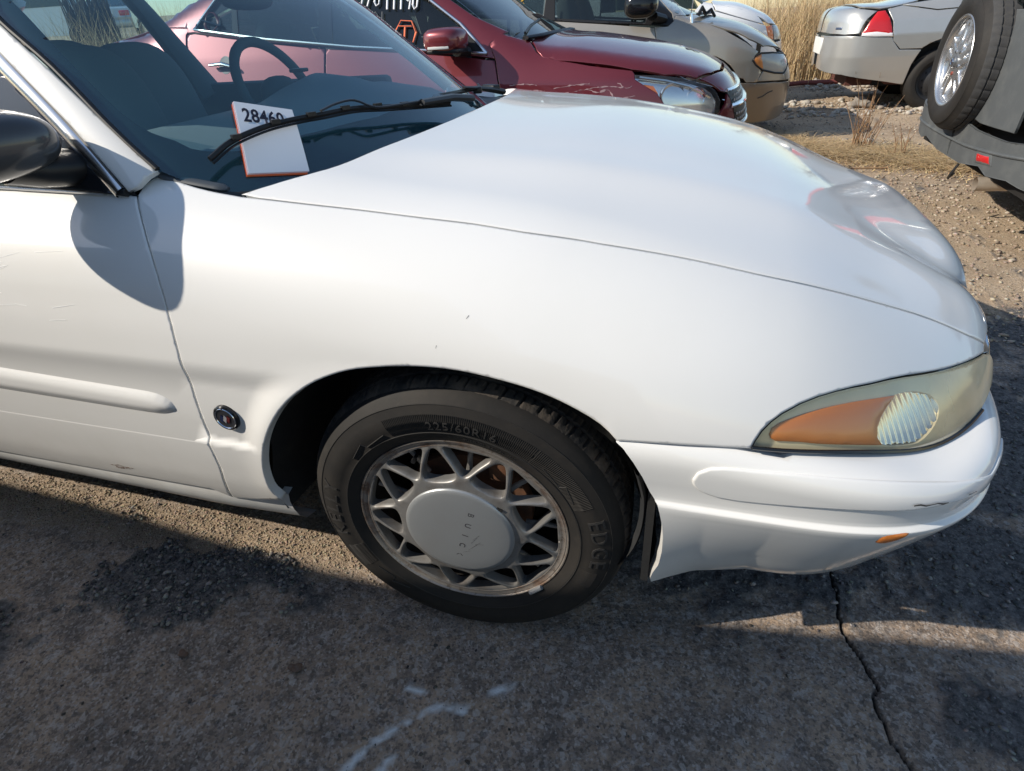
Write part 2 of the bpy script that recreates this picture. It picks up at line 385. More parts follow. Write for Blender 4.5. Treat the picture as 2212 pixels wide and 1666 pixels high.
D_arch = [(-0.4142, 0.0176, 0.3369), (-0.4257, 0.011, 0.3629), (-0.4242, 0.0051, 0.3987), (-0.4131, 0.0001, 0.4466), (-0.393, -0.0034, 0.4965), (-0.3874, -0.004, 0.5084), (-0.3554, -0.0058, 0.5604), (-0.3212, -0.0046, 0.6035), (-0.2831, -0.0026, 0.6402), (-0.2474, 0.0017, 0.6658), (-0.2066, 0.0058, 0.6873), (-0.1571, 0.0097, 0.7056), (-0.1033, 0.0121, 0.7166), (-0.045, 0.0135, 0.724), (0.011, 0.014, 0.727), (0.0616, 0.0138, 0.7248), (0.1108, 0.0128, 0.7183), (0.159, 0.0113, 0.7096), (0.2033, 0.0095, 0.6974), (0.2471, 0.0073, 0.6788), (0.282, 0.0055, 0.6587), (0.3087, 0.0028, 0.6344)]
D_f_bot = [(-0.5773, 0.0349, 0.2928), (-0.497, 0.029, 0.3084), (-0.4163, 0.0187, 0.3332)]
D_hl_top = [(0.5086, 0.0186, 0.637), (0.512, 0.0221, 0.6487), (0.5198, 0.0289, 0.6651), (0.5307, 0.0368, 0.6777), (0.5445, 0.046, 0.688), (0.5686, 0.0611, 0.6988), (0.5938, 0.0767, 0.7046), (0.6202, 0.0933, 0.7067), (0.6477, 0.1115, 0.7065), (0.6765, 0.1313, 0.7039), (0.7069, 0.1549, 0.7009), (0.739, 0.1803, 0.6956), (0.773, 0.2073, 0.688), (0.8095, 0.239, 0.6798), (0.8497, 0.2786, 0.6712), (0.8808, 0.3131, 0.6651), (0.9069, 0.3465, 0.6597)]
D_hl_bot = [(0.5086, 0.0186, 0.637), (0.5529, 0.0274, 0.6322), (0.6055, 0.0424, 0.6266), (0.6598, 0.0636, 0.6188), (0.703, 0.0842, 0.6094), (0.7364, 0.103, 0.6013), (0.7748, 0.1286, 0.593), (0.8087, 0.1563, 0.5884), (0.8414, 0.1891, 0.5869), (0.8691, 0.2227, 0.5884), (0.8965, 0.2618, 0.5908), (0.9307, 0.319, 0.5812)]
D_amber = [(0.5336, 0.0299, 0.6581), (0.536, 0.0339, 0.6672), (0.5464, 0.04, 0.6744), (0.5708, 0.0523, 0.6823), (0.596, 0.0657, 0.6869), (0.6221, 0.0808, 0.6892), (0.6633, 0.1058, 0.6877), (0.7213, 0.1451, 0.6799), (0.7082, 0.1252, 0.6705), (0.699, 0.1096, 0.6598), (0.695, 0.0981, 0.6471), (0.6974, 0.091, 0.632), (0.7067, 0.0909, 0.6195), (0.6576, 0.0669, 0.6304), (0.6031, 0.0458, 0.6399), (0.5765, 0.038, 0.645), (0.5427, 0.0291, 0.6482), (0.5357, 0.0286, 0.6526)]
D_bowl = [(0.7213, 0.1451, 0.6799), (0.7387, 0.1596, 0.6784), (0.7651, 0.1781, 0.6714), (0.7893, 0.1903, 0.6596), (0.8039, 0.1911, 0.6452), (0.8083, 0.1846, 0.6326), (0.8045, 0.1712, 0.6202), (0.7912, 0.1507, 0.6082), (0.7729, 0.1314, 0.6021), (0.7473, 0.1133, 0.6067), (0.7162, 0.0951, 0.615), (0.7067, 0.0909, 0.6195), (0.6974, 0.091, 0.632), (0.695, 0.0981, 0.6471), (0.699, 0.1096, 0.6598), (0.7082, 0.1252, 0.6705)]
D_b_left = [(0.3089, 0.0057, 0.6293), (0.3211, 0.0013, 0.6212), (0.3375, -0.0021, 0.5995), (0.3541, 0.0012, 0.5676), (0.3682, 0.0064, 0.5322), (0.3789, 0.0049, 0.5143), (0.3826, -0.0004, 0.5115), (0.3869, 0.0004, 0.4942), (0.3929, 0.0063, 0.4624), (0.3972, 0.0138, 0.4274), (0.3987, 0.0252, 0.3758), (0.3961, 0.0348, 0.3276), (0.3875, 0.0372, 0.3007), (0.3835, 0.0404, 0.2789), (0.3861, 0.0461, 0.2612)]
D_b_mold = [(0.4299, -0.0002, 0.5774), (0.4364, -0.002, 0.596), (0.4519, -0.0014, 0.6069), (0.4734, -0.0, 0.6108), (0.5167, 0.0023, 0.6111), (0.5697, 0.0065, 0.6111), (0.6222, 0.0129, 0.6088), (0.7024, 0.0308, 0.6009), (0.7891, 0.065, 0.5854), (0.8376, 0.0932, 0.5754), (0.8719, 0.1252, 0.5635), (0.899, 0.1631, 0.5126), (0.8418, 0.087, 0.5487), (0.8084, 0.0587, 0.5566), (0.7781, 0.0402, 0.5582), (0.7365, 0.0224, 0.5586), (0.6944, 0.0119, 0.5585), (0.6328, 0.0053, 0.5557), (0.5544, 0.0043, 0.5484), (0.4996, 0.0048, 0.5444), (0.4709, 0.0046, 0.5459), (0.4469, 0.0034, 0.5532), (0.4341, 0.0016, 0.5646)]
D_fog = [(0.7127, 0.0214, 0.4844), (0.7172, 0.0153, 0.5027), (0.7343, 0.0192, 0.509), (0.7536, 0.0256, 0.509), (0.7471, 0.0262, 0.4963), (0.7336, 0.0286, 0.4809), (0.7209, 0.0266, 0.4773)]
D_b_top = [(0.3089, 0.0057, 0.6293), (0.4038, 0.0097, 0.6341), (0.5092, 0.0244, 0.6326)]
D_mold_up = [(-1.0621, 0.0127, 0.6162), (-0.8477, 0.0124, 0.609), (-0.6502, 0.0121, 0.6027), (-0.6284, 0.012, 0.6), (-0.6091, 0.0117, 0.5925), (-0.5953, 0.0113, 0.581), (-0.5912, 0.011, 0.565)]
D_mold_lo = [(-1.1098, 0.011, 0.5501), (-0.8855, 0.011, 0.5465), (-0.6798, 0.0111, 0.5431), (-0.631, 0.0111, 0.5462), (-0.6041, 0.011, 0.5539), (-0.5918, 0.011, 0.5612)]
D_ws_out = [(-0.8864, 0.2368, 1.2561), (-0.7747, 0.2141, 1.1729), (-0.6644, 0.1855, 1.0776), (-0.6029, 0.1726, 1.0268), (-0.5729, 0.1679, 1.0033), (-0.5347, 0.1763, 0.9835), (-0.4929, 0.1994, 0.9651), (-0.4545, 0.2202, 0.9468)]
D_ws_frit = [(-0.8845, 0.2734, 1.2869), (-0.8035, 0.2478, 1.2223), (-0.7213, 0.2264, 1.1503), (-0.6542, 0.213, 1.0937), (-0.6093, 0.2162, 1.0622), (-0.576, 0.232, 1.045), (-0.5512, 0.2383, 1.0293), (-0.5209, 0.2633, 1.0186), (-0.4936, 0.297, 1.0134)]
D_card = [(-0.5411, 0.3739, 1.0814), (-0.4646, 0.4516, 1.0507), (-0.3852, 0.3561, 0.9562), (-0.4591, 0.2644, 0.9722)]
D_pill_l = [(-0.8879, 0.21, 1.2053), (-0.7395, 0.1688, 1.0829), (-0.6116, 0.1287, 0.9646)]
D_pill_r = [(-0.8851, 0.2318, 1.2487), (-0.6699, 0.1841, 1.0793), (-0.5709, 0.1668, 1.0009)]
D_chrome_l = [(-0.8828, 0.1974, 1.1682), (-0.7691, 0.1646, 1.0717), (-0.6573, 0.1303, 0.9708)]
D_chrome_r = [(-0.8481, 0.197, 1.1669), (-0.7382, 0.1663, 1.0762), (-0.6301, 0.1304, 0.9711)]
D_blade = [(-0.5091, 0.225, 0.9907), (-0.4995, 0.2824, 1.0112), (-0.475, 0.3564, 1.0244), (-0.4471, 0.4238, 1.0282), (-0.4219, 0.4831, 1.028), (-0.3916, 0.5695, 1.0276), (-0.3565, 0.6579, 1.0182), (-0.3195, 0.7887, 1.0055)]
D_arm = [(-0.4229, 0.4779, 1.0272), (-0.4144, 0.5265, 1.0343), (-0.3984, 0.5769, 1.0344), (-0.3693, 0.6007, 1.0174), (-0.354, 0.6338, 1.0122), (-0.3233, 0.7675, 1.0066), (-0.3014, 0.9319, 0.9965), (-0.2787, 0.9553, 0.9792)]
# LeSabre body fields (shared with scene.py)
HX=np.array([-.6,-.2,.2,.55,.85,1.0,1.1])
HP=[1.0407,1.0018,.9649,.8949,.7866,.7713,.6997]
def F_main(P,off=0.):
    x,w,z=P[:,0],P[:,1]-.93,P[:,2]
    zc=interp(x,HX,HP)
    aw=np.abs(w)/.8
    dr=interp(x,[-.6,.2,1.1],[.0335,.0641,.1502])
    zh=zc-dr*aw**2.5
    # soft shoulder ridge along the bonnet
    rw=.52-.08*np.clip(x+.3,0,1.3)
    fade=np.clip((x+.35)/.3,0,1)*np.clip((1.0-x)/.25,0,1)
    zh=zh+fade*(.0040*np.exp(-((np.abs(w)-rw)/.07)**2)-.0035*np.exp(-((np.abs(w)-rw-.13)/.09)**2))
    val=np.clip((x-.70)/.25,0,1)
    zh=zh-val*.030*np.exp(-((np.abs(w)-.36)/.075)**2)
    o=interp(z,OZ,OO)
    # recessed band that carries the mouldings
    fx=np.clip((.30-x)/.12,0,1)
    ss=lambda t:np.clip(t,0,1)**2*(3-2*np.clip(t,0,1))
    ra=np.hypot(x+.035,z-.345)-.378
    o=o+fx*.011*ss((z-.486)/.017)*ss((.690-z)/.060)*ss((ra-.012)/.060)
    o=o-.006*np.exp(-(ra/.040)**2)*np.clip((.42-x)/.1,0,1)*np.clip((z-.28)/.1,0,1)*np.clip((.64-z)/.08+1,0,1)
    f2=plan(x,w,.93-o,.2409,.9983-o*.6,2.915,3.5864)
    return smax(z-zh,f2,.1888)-off
OZ=[.2,.26,.3,.36,.42,.48,.5,.55,.6,.65,.7,.75,.8,.85,.9,.95,1.0,1.1]
OO=[.07,.05,.032,.016,.008,.003,.002,0,.001,.004,.010,.018,.030,.044,.060,.079,.1,.145]
PZ=[.20,.25,.30,.36,.42,.46,.485,.499,.5055,.5095,.513,.5165,.521,.530,.545,.565,.60,.63,.66]
PO=[.19,.155,.118,.082,.047,.025,.012,.0055,.0036,.0036,.0072,.0108,.0115,.0108,.0085,.0045,0,.002,.010]
def F_bump(P,off=0.):
    x,w,z=P[:,0],P[:,1]-.93,P[:,2]
    zt=interp(x,[.2,.45,.51,.60,.70,.78,.85,.95,1.1],[.648,.646,.637,.624,.607,.592,.587,.586,.58])
    g=np.interp(x,[.38,.46,.56],[.38,.75,1.]); g=np.where(z<.512,g,1)
    o=interp(z,PZ,PO)*g*.806
    f2=plan(x,w,.9321-o,.5061,.9877-o,3.5403,3.7339)
    return smax(z-zt,f2,.05)-off
def F_glass(P,off=0.):
    x,w,z=P[:,0],P[:,1]-.93,P[:,2]
    xe=-.566-1.318*(z-1.0)
    bow=.26*(1-(np.abs(w)/.768)**2.2)
    f=(x-xe-bow)*.6
    ws=.80-.34*(z-.97)
    f2=(np.abs(w)-ws)*.95
    zr=1.46-.05*(w/.7)**2-.06*(x+1.9)**2
    f3=smax(f,(z-zr),.12)
    return smax(f3,f2,.05)-off

YC = .93
X = lambda L: [list(p) for p in L]
car = thing('white_sedan', (0, .93, 0), 'white four-door sedan filling the foreground, front right wheel and amber-cornered headlamp towards us', 'car')
# fender
# fender outline
fo = curve(D_gap, .03) + X([D_hl_top[-1]])[:0] + list(reversed(curve(D_hl_top, .02))) + list(reversed(D_b_top))[1:] + list(reversed(curve(D_arch, .015)))[1:] + list(reversed(D_f_bot))[1:] \
     + list(reversed(curve(D_door_gap, .03)))[1:] + curve(D_f_top[1:], .02)[:-1]
fender = panel('fender', F_main, fo, (-.2, .78, -.6), M_white, car, step=.0095, edge=.008, lip=.018, gap=.0011)
mirrored(fender, 'fender', car, YC)
# bonnet, both halves at once
rear = curve(D_hood_rear[:6], .03); rear = [p for p in rear if p[1] < .75] + [(-.199, .93, 1.003)]
half = list(reversed(rear)) + curve(D_gap, .03)[1:]
front = [(.928, .42, .655), (.940, .50, .657), (.947, .60, .665), (.950, .72, .672), (.952, .93, .675)]
half += front
m_ = lambda p: (p[0], 2 * YC - p[1], p[2])
ho = half + [m_(p) for p in reversed(half)][1:-1]
hood = panel('hood', F_main, ho, (-.42, 0, -.91), M_white, car, step=.016, edge=.010, lip=.02, gap=.0011)
# grille and fascia under the bonnet edge
fas = [(.90, .345, .645), (.925, .42, .645), (.944, .60, .655), (.950, .93, .665), (.944, 1.26, .655), (.925, 1.44, .645), (.90, 1.515, .645), (.90, 1.53, .58), (.95, .93, .56), (.90, .33, .58)]
panel('grille_surround', F_main, fas, (-1, 0, 0), M_chrome, car, step=.03, s=(-1.3, -.7), off=-.004)
g_ = MB()
for k in range(17): g_.box((.952, .93 + (k - 8) * .030, .618), (.012, .010, .062))
g_.build('grille_bars', M_brushed, car)
# bumper (right half swept to the middle, mirrored)
bl = curve(D_b_left, .02)
bb = [(.41, .053, .275), (.45, .068, .279), (.52, .092, .277), (.60, .112, .275), (.68, .16, .275), (.75, .235, .275), (.80, .34, .275), (.83, .50, .275), (.845, .70, .275), (.848, .93, .275)]
bt = [(p[0], p[1], p[2] + .002) for p in D_b_top] + [(p[0] - .012 * k / 8, p[1] + .016 * min(k, 5) / 5, p[2] - .001) for k, p in enumerate(D_hl_bot[1:11])] + [(.93, .33, .587), (.945, .45, .585), (.955, .65, .584), (.96, .93, .584)]
bo = bl + curve(bb, .03) + list(reversed(curve(bt, .02)))
def bumper_shell():
    L = np.array(sorted(D_b_left, key=lambda p: p[2])); cx, cy = .25, .93
    zr = np.concatenate([np.linspace(.262, .30, 5), np.linspace(.312, .484, 15), np.arange(.490, .5015, .0026), np.arange(.503, .5225, .0012), np.arange(.5245, .5485, .003), np.linspace(.552, .612, 9)])
    NC = 150; tt = np.linspace(0, 1, NC); PP = []
    def ray_row(z, ph):
        d = np.stack([-np.cos(ph), -np.sin(ph), np.zeros_like(ph)], 1); o = np.stack([cx - d[:, 0] * 1.5, cy - d[:, 1] * 1.5, z], 1)
        return march(F_bump, o, d, .3, 1.3, 140)[0]
    def start(z): x = np.interp(z, L[:, 2], L[:, 0]); y = np.interp(z, L[:, 2], L[:, 1]); return math.atan2(y - cy, x - cx)
    for z in zr:
        p0 = start(z); ph = p0 * (1 - tt) ** .9
        zb = .262 + .013 * np.clip(tt / .08, 0, 1); zz = np.where(z < .30, zb + (z - .262) / .038 * (.30 - zb), z)
        if z > .552:
            b5 = PP[i5]; zcap = np.minimum(.612, interp(b5[:, 0], [.2,.45,.51,.60,.70,.78,.85,.95,1.1],[.648,.646,.637,.624,.607,.592,.587,.586,.58]) - .014); zz = .552 + (z - .552) / .060 * (zcap - .552)
        else: i5 = len(PP)
        PP.append(ray_row(zz, ph))
    last = PP[-1]; zl = last[:, 2]; zt = interp(last[:, 0], [.2,.45,.51,.60,.70,.78,.85,.95,1.1],[.648,.646,.637,.624,.607,.592,.587,.586,.58])
    for k in range(1, 9):
        f_ = math.sin(k / 8 * math.pi / 2); p0 = start(.612 + .019 * f_); ph = p0 * (1 - tt) ** .9
        ztop = np.minimum(np.where(tt < .18, .6305 + .006 * tt / .18, 1), zt - .004); PP.append(ray_row(zl + (ztop - zl) * f_, ph))
    last = PP[-1]
    for k in range(1, 8):
        d = np.stack([cx + .05 - last[:, 0], cy - last[:, 1]], 1); d /= np.linalg.norm(d, axis=1, keepdims=True)
        o = np.stack([last[:, 0] + d[:, 0] * .012 * k, last[:, 1] + d[:, 1] * .012 * k, np.full(NC, .80)], 1)
        q = march(F_bump, o, np.repeat(np.array([[0, 0, -1.]]), NC, 0), 0, .4, 100)[0]; q[:, 2] = np.where(tt < .20, last[:, 2] - .004 * k, q[:, 2]); PP.append(q)
    A = np.array(PP); NR = len(A); N = grad(F_bump, A.reshape(-1, 3)).reshape(A.shape)
    lip = A[:, :1] - N[:, :1] * .016 + np.array((-.001, 0, 0)); A = np.concatenate([A[:, :1], lip, A], 1)[:, [1, 0] + list(range(2, NC + 2))]
    nl = np.repeat(np.array([[[-.9, -.3, 0]]]), NR, 0); N = np.concatenate([nl, nl, N], 1)
    low = A[:1] - N[:1] * .02 + np.array((0, .004, 0)); A = np.concatenate([low, A], 0); N = np.concatenate([np.repeat(np.array([[[0, -.3, -.9]]]), NC + 2, 1), N], 0)
    R_, C_ = A.shape[:2]; V = A.reshape(-1, 3); NN = N.reshape(-1, 3); f = [(i * C_ + j, i * C_ + j + 1, (i + 1) * C_ + j + 1, (i + 1) * C_ + j) for i in range(R_ - 1) for j in range(C_ - 1) if j != 1]
    n0 = len(V); M = V.copy(); M[:, 1] = 1.86 - M[:, 1]; MN = NN.copy(); MN[:, 1] *= -1
    q = V[list(f[len(f) // 2])]; ok = np.cross(q[1] - q[0], q[2] - q[0]) @ NN[f[len(f) // 2][0]] > 0
    if not ok: f = [tuple(reversed(t)) for t in f]
    fs = f + [tuple(n0 + i for i in reversed(t)) for t in f]
    me = bpy.data.meshes.new('front_bumper'); me.from_pydata(np.vstack([V, M]).tolist(), [], fs); me.update(); me.shade_smooth()
    me.normals_split_custom_set_from_vertices(np.vstack([NN, MN]).tolist())
    return link('front_bumper', me, M_white, car)
bumper = bumper_shell()
mo = curve(D_b_mold[:11], .015) + [(.90, .16, .567), (.925, .24, .560), (.917, .235, .545), (.895, .16, .55)] + curve(D_b_mold[11:] + D_b_mold[:1], .015)[:-1]
bmold = panel('bumper_moulding', F_bump, chaik(resample(mo, .012), 2), (-.45, .88, -.1), M_white, car, step=.007, edge=.0045, lip=.006, gap=0, off=.0036, soft=.0016)
fl = panel('fog_marker', F_bump, curve(D_fog + D_fog[:1], .006)[:-1], (-.4, .9, -.1), M_amber, car, step=.006, gap=0, lip=.004, pad=(.003, .008))
# door
dg = curve(D_door_gap, .03)
do = dg + [(-.62, .03, .318), (-1.0, .03, .314), (-1.75, .03, .310), (-1.75, .15, .975)] + [(-1.3, .153, .977), (-.9, .151, .974), (-.684, .144, .970), (-.632, .139, .966)]
door = panel('front_door', F_main, do, (0, .9, -.42), M_white, car, step=.0080, edge=.009, lip=.015, gap=.0013)
dm = [(-1.72, .008, .632), (-1.3, .008, .625)] + curve(D_mold_up, .015) + list(reversed(curve(D_mold_lo, .015)))[1:] + [(-1.3, .008, .553), (-1.72, .008, .552)]
panel('door_moulding', F_main, dm, (0, 1, -.15), M_white, door, step=.006, edge=.007, lip=.004, gap=0, off=-.001, pad=(.0105, .026))
M_rustchip = mat('rust_chip', (.12, .06, .035), rough=.9, noise=(160, (.5, .48, .45), .8, .4, .6))
# rocker
pr = [(.056, .321), (.038, .317), (.035, .302), (.038, .282), (.048, .260), (.068, .241), (.105, .232)]
v = []; f = []
xs = list(np.linspace(-2.3, -.60, 30)) + [-.56, -.52, -.48, -.45, -.425]
for i, x in enumerate(xs):
    k = np.clip((x + .62) / .2, 0, 1)
    for (y, z) in pr:
        v.append((x, y + .012 * k + .0, z - .004 + (z - .318) * (.16 + .2 * k) + .012 * k - (x + .5) * .018))
n_ = len(pr)
for i in range(len(xs) - 1):
    for j in range(n_ - 1): f.append((i * n_ + j, i * n_ + j + 1, (i + 1) * n_ + j + 1, (i + 1) * n_ + j))
MB().add(v, f).build('rocker_panel', mat('rocker_paint', (.62, .62, .60), rough=.45, coat=.5, noise=(8, (.40, .37, .33), .6, .45, .8)), car)
# dark insides: plain boxes, some added to block light leaking through
MB().box((-2.0, .93, .34), (2.9, 1.66, .16)).box((.42, .93, .50), (.60, 1.10, .42)).box((-.05, .93, .62), (.70, 1.0, .5)).box((-.70, .93, .60), (.30, 1.62, .44)).box((.80, .93, .46), (.10, .9, .28)).box((.60, .93, .40), (.35, 1.5, .16)).box((.50, .93, .47), (.19, 1.69, .22)).build('underbody', M_dark, car, smooth=0)
def liner(side):
    v = []; f = []; A = np.linspace(-4, 188, 40); Y = [.034, .06, .12, .22, .34]
    for a in A:
        for k, y in enumerate(Y):
            r = .415 - .004 * k + .006 * math.sin(a * .22)
            p = (-.03 + r * math.cos(R(a)), y + .012, .335 + r * math.sin(R(a)))
            v.append(p if side < 0 else m_(p))
    n = len(Y)
    for i in range(len(A) - 1):
        for j in range(n - 1): f.append((i * n + j, i * n + j + 1, (i + 1) * n + j + 1, (i + 1) * n + j))
    c = len(v); y = .36 if side < 0 else 1.50
    v.append((-.03, y, .335)); b = [i * n + n - 1 for i in range(len(A))]
    for i in range(len(A) - 1): f.append((b[i], b[i + 1], c))
    return MB().add(v, f).build('wheel_liner', M_liner, car)
liner(-1); liner(1)
for y_ in (.26, 1.60): MB().box((.372, y_ + (.93 - y_) * -.03 , .44), (.014, .40, .34)).build('splash_shield', M_liner, car)
ad = [(.43, .11, .275), (.52, .15, .272), (.60, .175, .272), (.68, .215, .272), (.74, .29, .272), (.79, .42, .272), (.81, .60, .272), (.815, .93, .272)]; ad = curve(ad, .05); ad = ad + [(p[0], 1.86 - p[1], p[2]) for p in reversed(ad[:-1])]
v = []
for p in ad: v += [(p[0], p[1], p[2] + .03), (p[0], p[1], .222)]
MB().add(v, [(2 * i, 2 * i + 1, 2 * i + 3, 2 * i + 2) for i in range(len(ad) - 1)]).build('air_dam', M_black, car)
# torn rubber flap hanging ahead of the wheel
fl_ = [(.350, .035, .545), (.362, .045, .49), (.364, .055, .43), (.360, .06, .38), (.350, .068, .33), (.336, .074, .29), (.322, .078, .262)]
v = []; f = []
for i, (x, y, z) in enumerate(curve(fl_, .02)):
    w_ = .013 - .004 * (i / 14)
    v += [(x, y, z), (x - .004, y - .010, z + .002), (x - w_ * .6, y - .004, z), (x - w_, y + .006, z + .003)]
for i in range(len(v) // 4 - 1):
    for j in range(3): f.append((i * 4 + j, i * 4 + j + 1, i * 4 + 5 + j, i * 4 + 4 + j))
MB().add(v, f).build('splash_flap', mat('old_rubber', (.018, .019, .020), rough=.7, noise=(30, (.05, .05, .05), .5, .5, .8)), car)

# ---- headlamp: housing, reflector, amber segment, bowl, clear lens
def off_in(P, d): 
    P = np.array(P, float); return P - grad(F_main, P) * d
hlo = curve(D_hl_top, .02) + [(.925, .375, .648), (.932, .40, .625), (.932, .375, .600)] + list(reversed(curve(D_hl_bot[:11], .02)))
HD = (-.55, .82, -.14)
lampo = hlo
headlamp = panel('headlight', F_main, lampo, HD, mat('lamp_housing', (.86, .77, .55), rough=.30, metal=.15, noise=(9, (.70, .64, .48), .6, .4, .7)), car, step=.012, edge=.006, gap=.001, off=-.0085, lip=.012, soft=0, holes=[curve(D_bowl + D_bowl[:1], .006)[:-1]])
sk = MB(); q0 = np.array(resample([tuple(p) for p in hlo], .01)); n0 = grad(F_main, q0); a = q0 - n0 * .030; b_ = q0 + n0 * .001; nn = len(q0)
sk.add(a.tolist() + b_.tolist(), [(i, (i + 1) % nn, nn + (i + 1) % nn, nn + i) for i in range(nn)]); sk.build('lamp_rim', M_blackgloss, headlamp)
amb = curve(D_amber[:8], .012) + curve(D_amber[8:13], .01)[0:] + curve(D_amber[13:], .012)
amb_o = panel('amber_segment', F_main, amb, HD, M_amber, headlamp, step=.012, gap=0, off=-.0055, lip=.006, pad=(.003, .008))
# fluted bowl
bw = np.array(D_bowl); bc = bw.mean(0); bd, b1, b2 = frame(HD)
bo_, BP, BV = panel('lamp_bowl', F_main, curve(D_bowl + D_bowl[:1], .006)[:-1], HD, M_silver_refl, headlamp, step=.0019, edge=.003, gap=0, off=-.010, lip=.010, soft=0, ret=True)
me = bo_.data; co = np.empty(len(me.vertices) * 3); me.vertices.foreach_get('co', co); co = co.reshape(-1, 3)
uu = (co - bc) @ b1; vv_ = (co - bc) @ b2; rr = np.hypot(uu / .075, vv_ / .055)
dep = -.012 * (1 - np.clip(rr, 0, 1) ** 2) + .0016 * np.cos((uu * 1.0 + vv_ * .22 + vv_ ** 2 * 3) * 2 * math.pi / .0125)
co += -bd * dep[:, None]; me.vertices.foreach_set('co', co.ravel()); me.update(); me.shade_smooth()
if me.attributes.get('custom_normal'): me.attributes.remove(me.attributes['custom_normal'])
lens_m = glass('headlamp_lens', (.95, .94, .88), refl=.7, dark=.04, base=(1.0, .81, .53), rough=.08)
ln, ll = lens_m.node_tree.nodes, lens_m.node_tree.links      # yellowed, hazed front of the lens
ltc = ln.new('ShaderNodeTexCoord'); lsx = ln.new('ShaderNodeSeparateXYZ'); ll.new(ltc.outputs['Object'], lsx.inputs[0])
lno = ln.new('ShaderNodeTexNoise'); lno.inputs['Scale'].default_value = 14; ll.new(ltc.outputs['Object'], lno.inputs['Vector'])
lad = ln.new('ShaderNodeMath'); lad.operation = 'MULTIPLY_ADD'; lad.inputs[1].default_value = .06; ll.new(lno.outputs['Fac'], lad.inputs[0]); ll.new(lsx.outputs['X'], lad.inputs[2])
lmr = ln.new('ShaderNodeMapRange'); lmr.inputs['From Min'].default_value = .80; lmr.inputs['From Max'].default_value = .93; lmr.inputs['To Min'].default_value = .03; lmr.inputs['To Max'].default_value = .78
ll.new(lad.outputs[0], lmr.inputs['Value']); ll.new(lmr.outputs[0], [n_ for n_ in ln if n_.type == 'MIX_SHADER'][0].inputs[0])
lens = panel('lamp_lens', F_main, lampo, HD, lens_m, headlamp, step=.016, edge=.01, gap=.002, off=.0005, lip=0, soft=.002)
mirrored(lens, 'headlight', car, YC)
# lower rim of the lamp
rim_p = [tuple(p) for p in (np.array(curve(D_hl_bot[:11], .02)) + np.array([0, -.001, .004]))]
MB().tube(rim_p, .0032, 6).build('lamp_seal', M_blackgloss, headlamp)

# ---- badge on the fender
bpos = np.array([[-.472, .0, .560]]); bq, _ = march(F_main, np.array([[-.466, -.3, .562]]), np.array([[0, 1., 0]]), 0, .6); bn = grad(F_main, bq)[0]; bq = bq[0]
_, be1, be2 = frame(-bn); be1 = -be1
fnb = lambda rx: (lambda r, th, o: bq + be1 * (r * math.cos(th)) + be2 * (r * math.sin(th)) + bn * o)
badge = MB().lathe([(.0, .006), (.021, .0065), (.0235, .0075), (.0265, .0075), (.029, .005), (.0295, -.001)], fnb(1), 40).build('fender_badge', M_blackgloss, car)
MB().lathe([(.0212, .0070), (.0222, .0086), (.0240, .0086), (.0248, .0072)], fnb(1), 40).build('badge_ring', M_chrome, badge)
MB().lathe([(0, .0066), (.0215, .0072)], fnb(1), 36).build('badge_face', mat('badge_enamel', (.03, .03, .034), rough=.35), badge)
for k, c_ in enumerate(((.16, .03, .03), (.45, .45, .47), (.03, .04, .10))):
    x0 = (k - 1) * .0075
    MB().prism([(x0 - .006, .004), (x0 - .001, .010), (x0 + .005, -.003), (x0, -.010)], bq + bn * .0075, be1, be2, bn, 0, .001).build('badge_shield', mat('enamel', c_, rough=.25, metal=.4), badge)

# ---- scratches and chips: films on the paint
def streak(F, pts, w, d=(0, 1, -.2), s=(-1, 2.5), m=None, name='paint_scratch', parent=None):
    pts = np.array(pts, float); poly = []
    T = np.gradient(pts, axis=0); N2 = np.stack([-T[:, 2], np.zeros(len(T)), T[:, 0]], 1); N2 /= np.linalg.norm(N2, axis=1, keepdims=True) + 1e-9
    ww = w * (0.35 + .65 * RNG.random(len(pts)))
    up = pts + N2 * ww[:, None]; lo = pts - N2 * ww[:, None]
    return sheet(name, [tuple(p) for p in up] + [tuple(p) for p in lo[::-1]], F, d, s, m or M_scratch, parent or car, off=.0006, step=.01)
Fm = lambda P: F_bump(P) - .0078 * 0
streak(lambda P: F_bump(P, .0043), [(.740 + .011 * k, .02, .5705 + .0015 * math.sin(k * 2.1) - .0004 * k) for k in range(7)], .0016, d=(-.5, .86, -.1))
streak(lambda P: F_bump(P, .0043), [(.822 + .004 * k, .07, .5655 + .0008 * math.sin(k * 2.9)) for k in range(7)], .0010, d=(-.6, .8, -.1))
streak(lambda P: F_bump(P, .0043), [(.862 + .006 * k, .12, .5600 + .0005 * k) for k in range(6)], .0008, d=(-.7, .7, -.1))
chip = [(-.860 + .030 * math.cos(t) * (1 + .3 * math.sin(5 * t)), .02, .352 + .0065 * math.sin(t) * (1 + .35 * math.cos(3 * t))) for t in np.linspace(0, 6.2, 22)]
sheet('paint_chip', chip, F_main, (0, 1, -.2), (-1, 1.5), M_rustchip, door, off=.0006, step=.006)
for a, b in (((.061, .0, .840), (.065, .0, .847)), ((.011, .0, .777), (.013, .0, .783))):
    streak(F_main, [a, tuple((np.array(a) + b) / 2), b], .0007, d=(0, .8, -.6), s=(-1.5, 2), name='stone_chip')

M_hairline = mat('hairline_scratch', (.93, .93, .92), rough=.5)
for k in range(26):
    x0 = -1.22 + .42 * RNG.random(); z0 = .74 + .20 * RNG.random(); L_ = .02 + .06 * RNG.random(); sl_ = RNG.normal(.12, .10)
    streak(F_main, [(x0 + L_ * t, .0, z0 + L_ * t * sl_) for t in (0, .5, 1)], .0007, d=(0, .9, -.42), s=(-1.6, 1.9), m=M_hairline, name='hairline_scratch', parent=door)

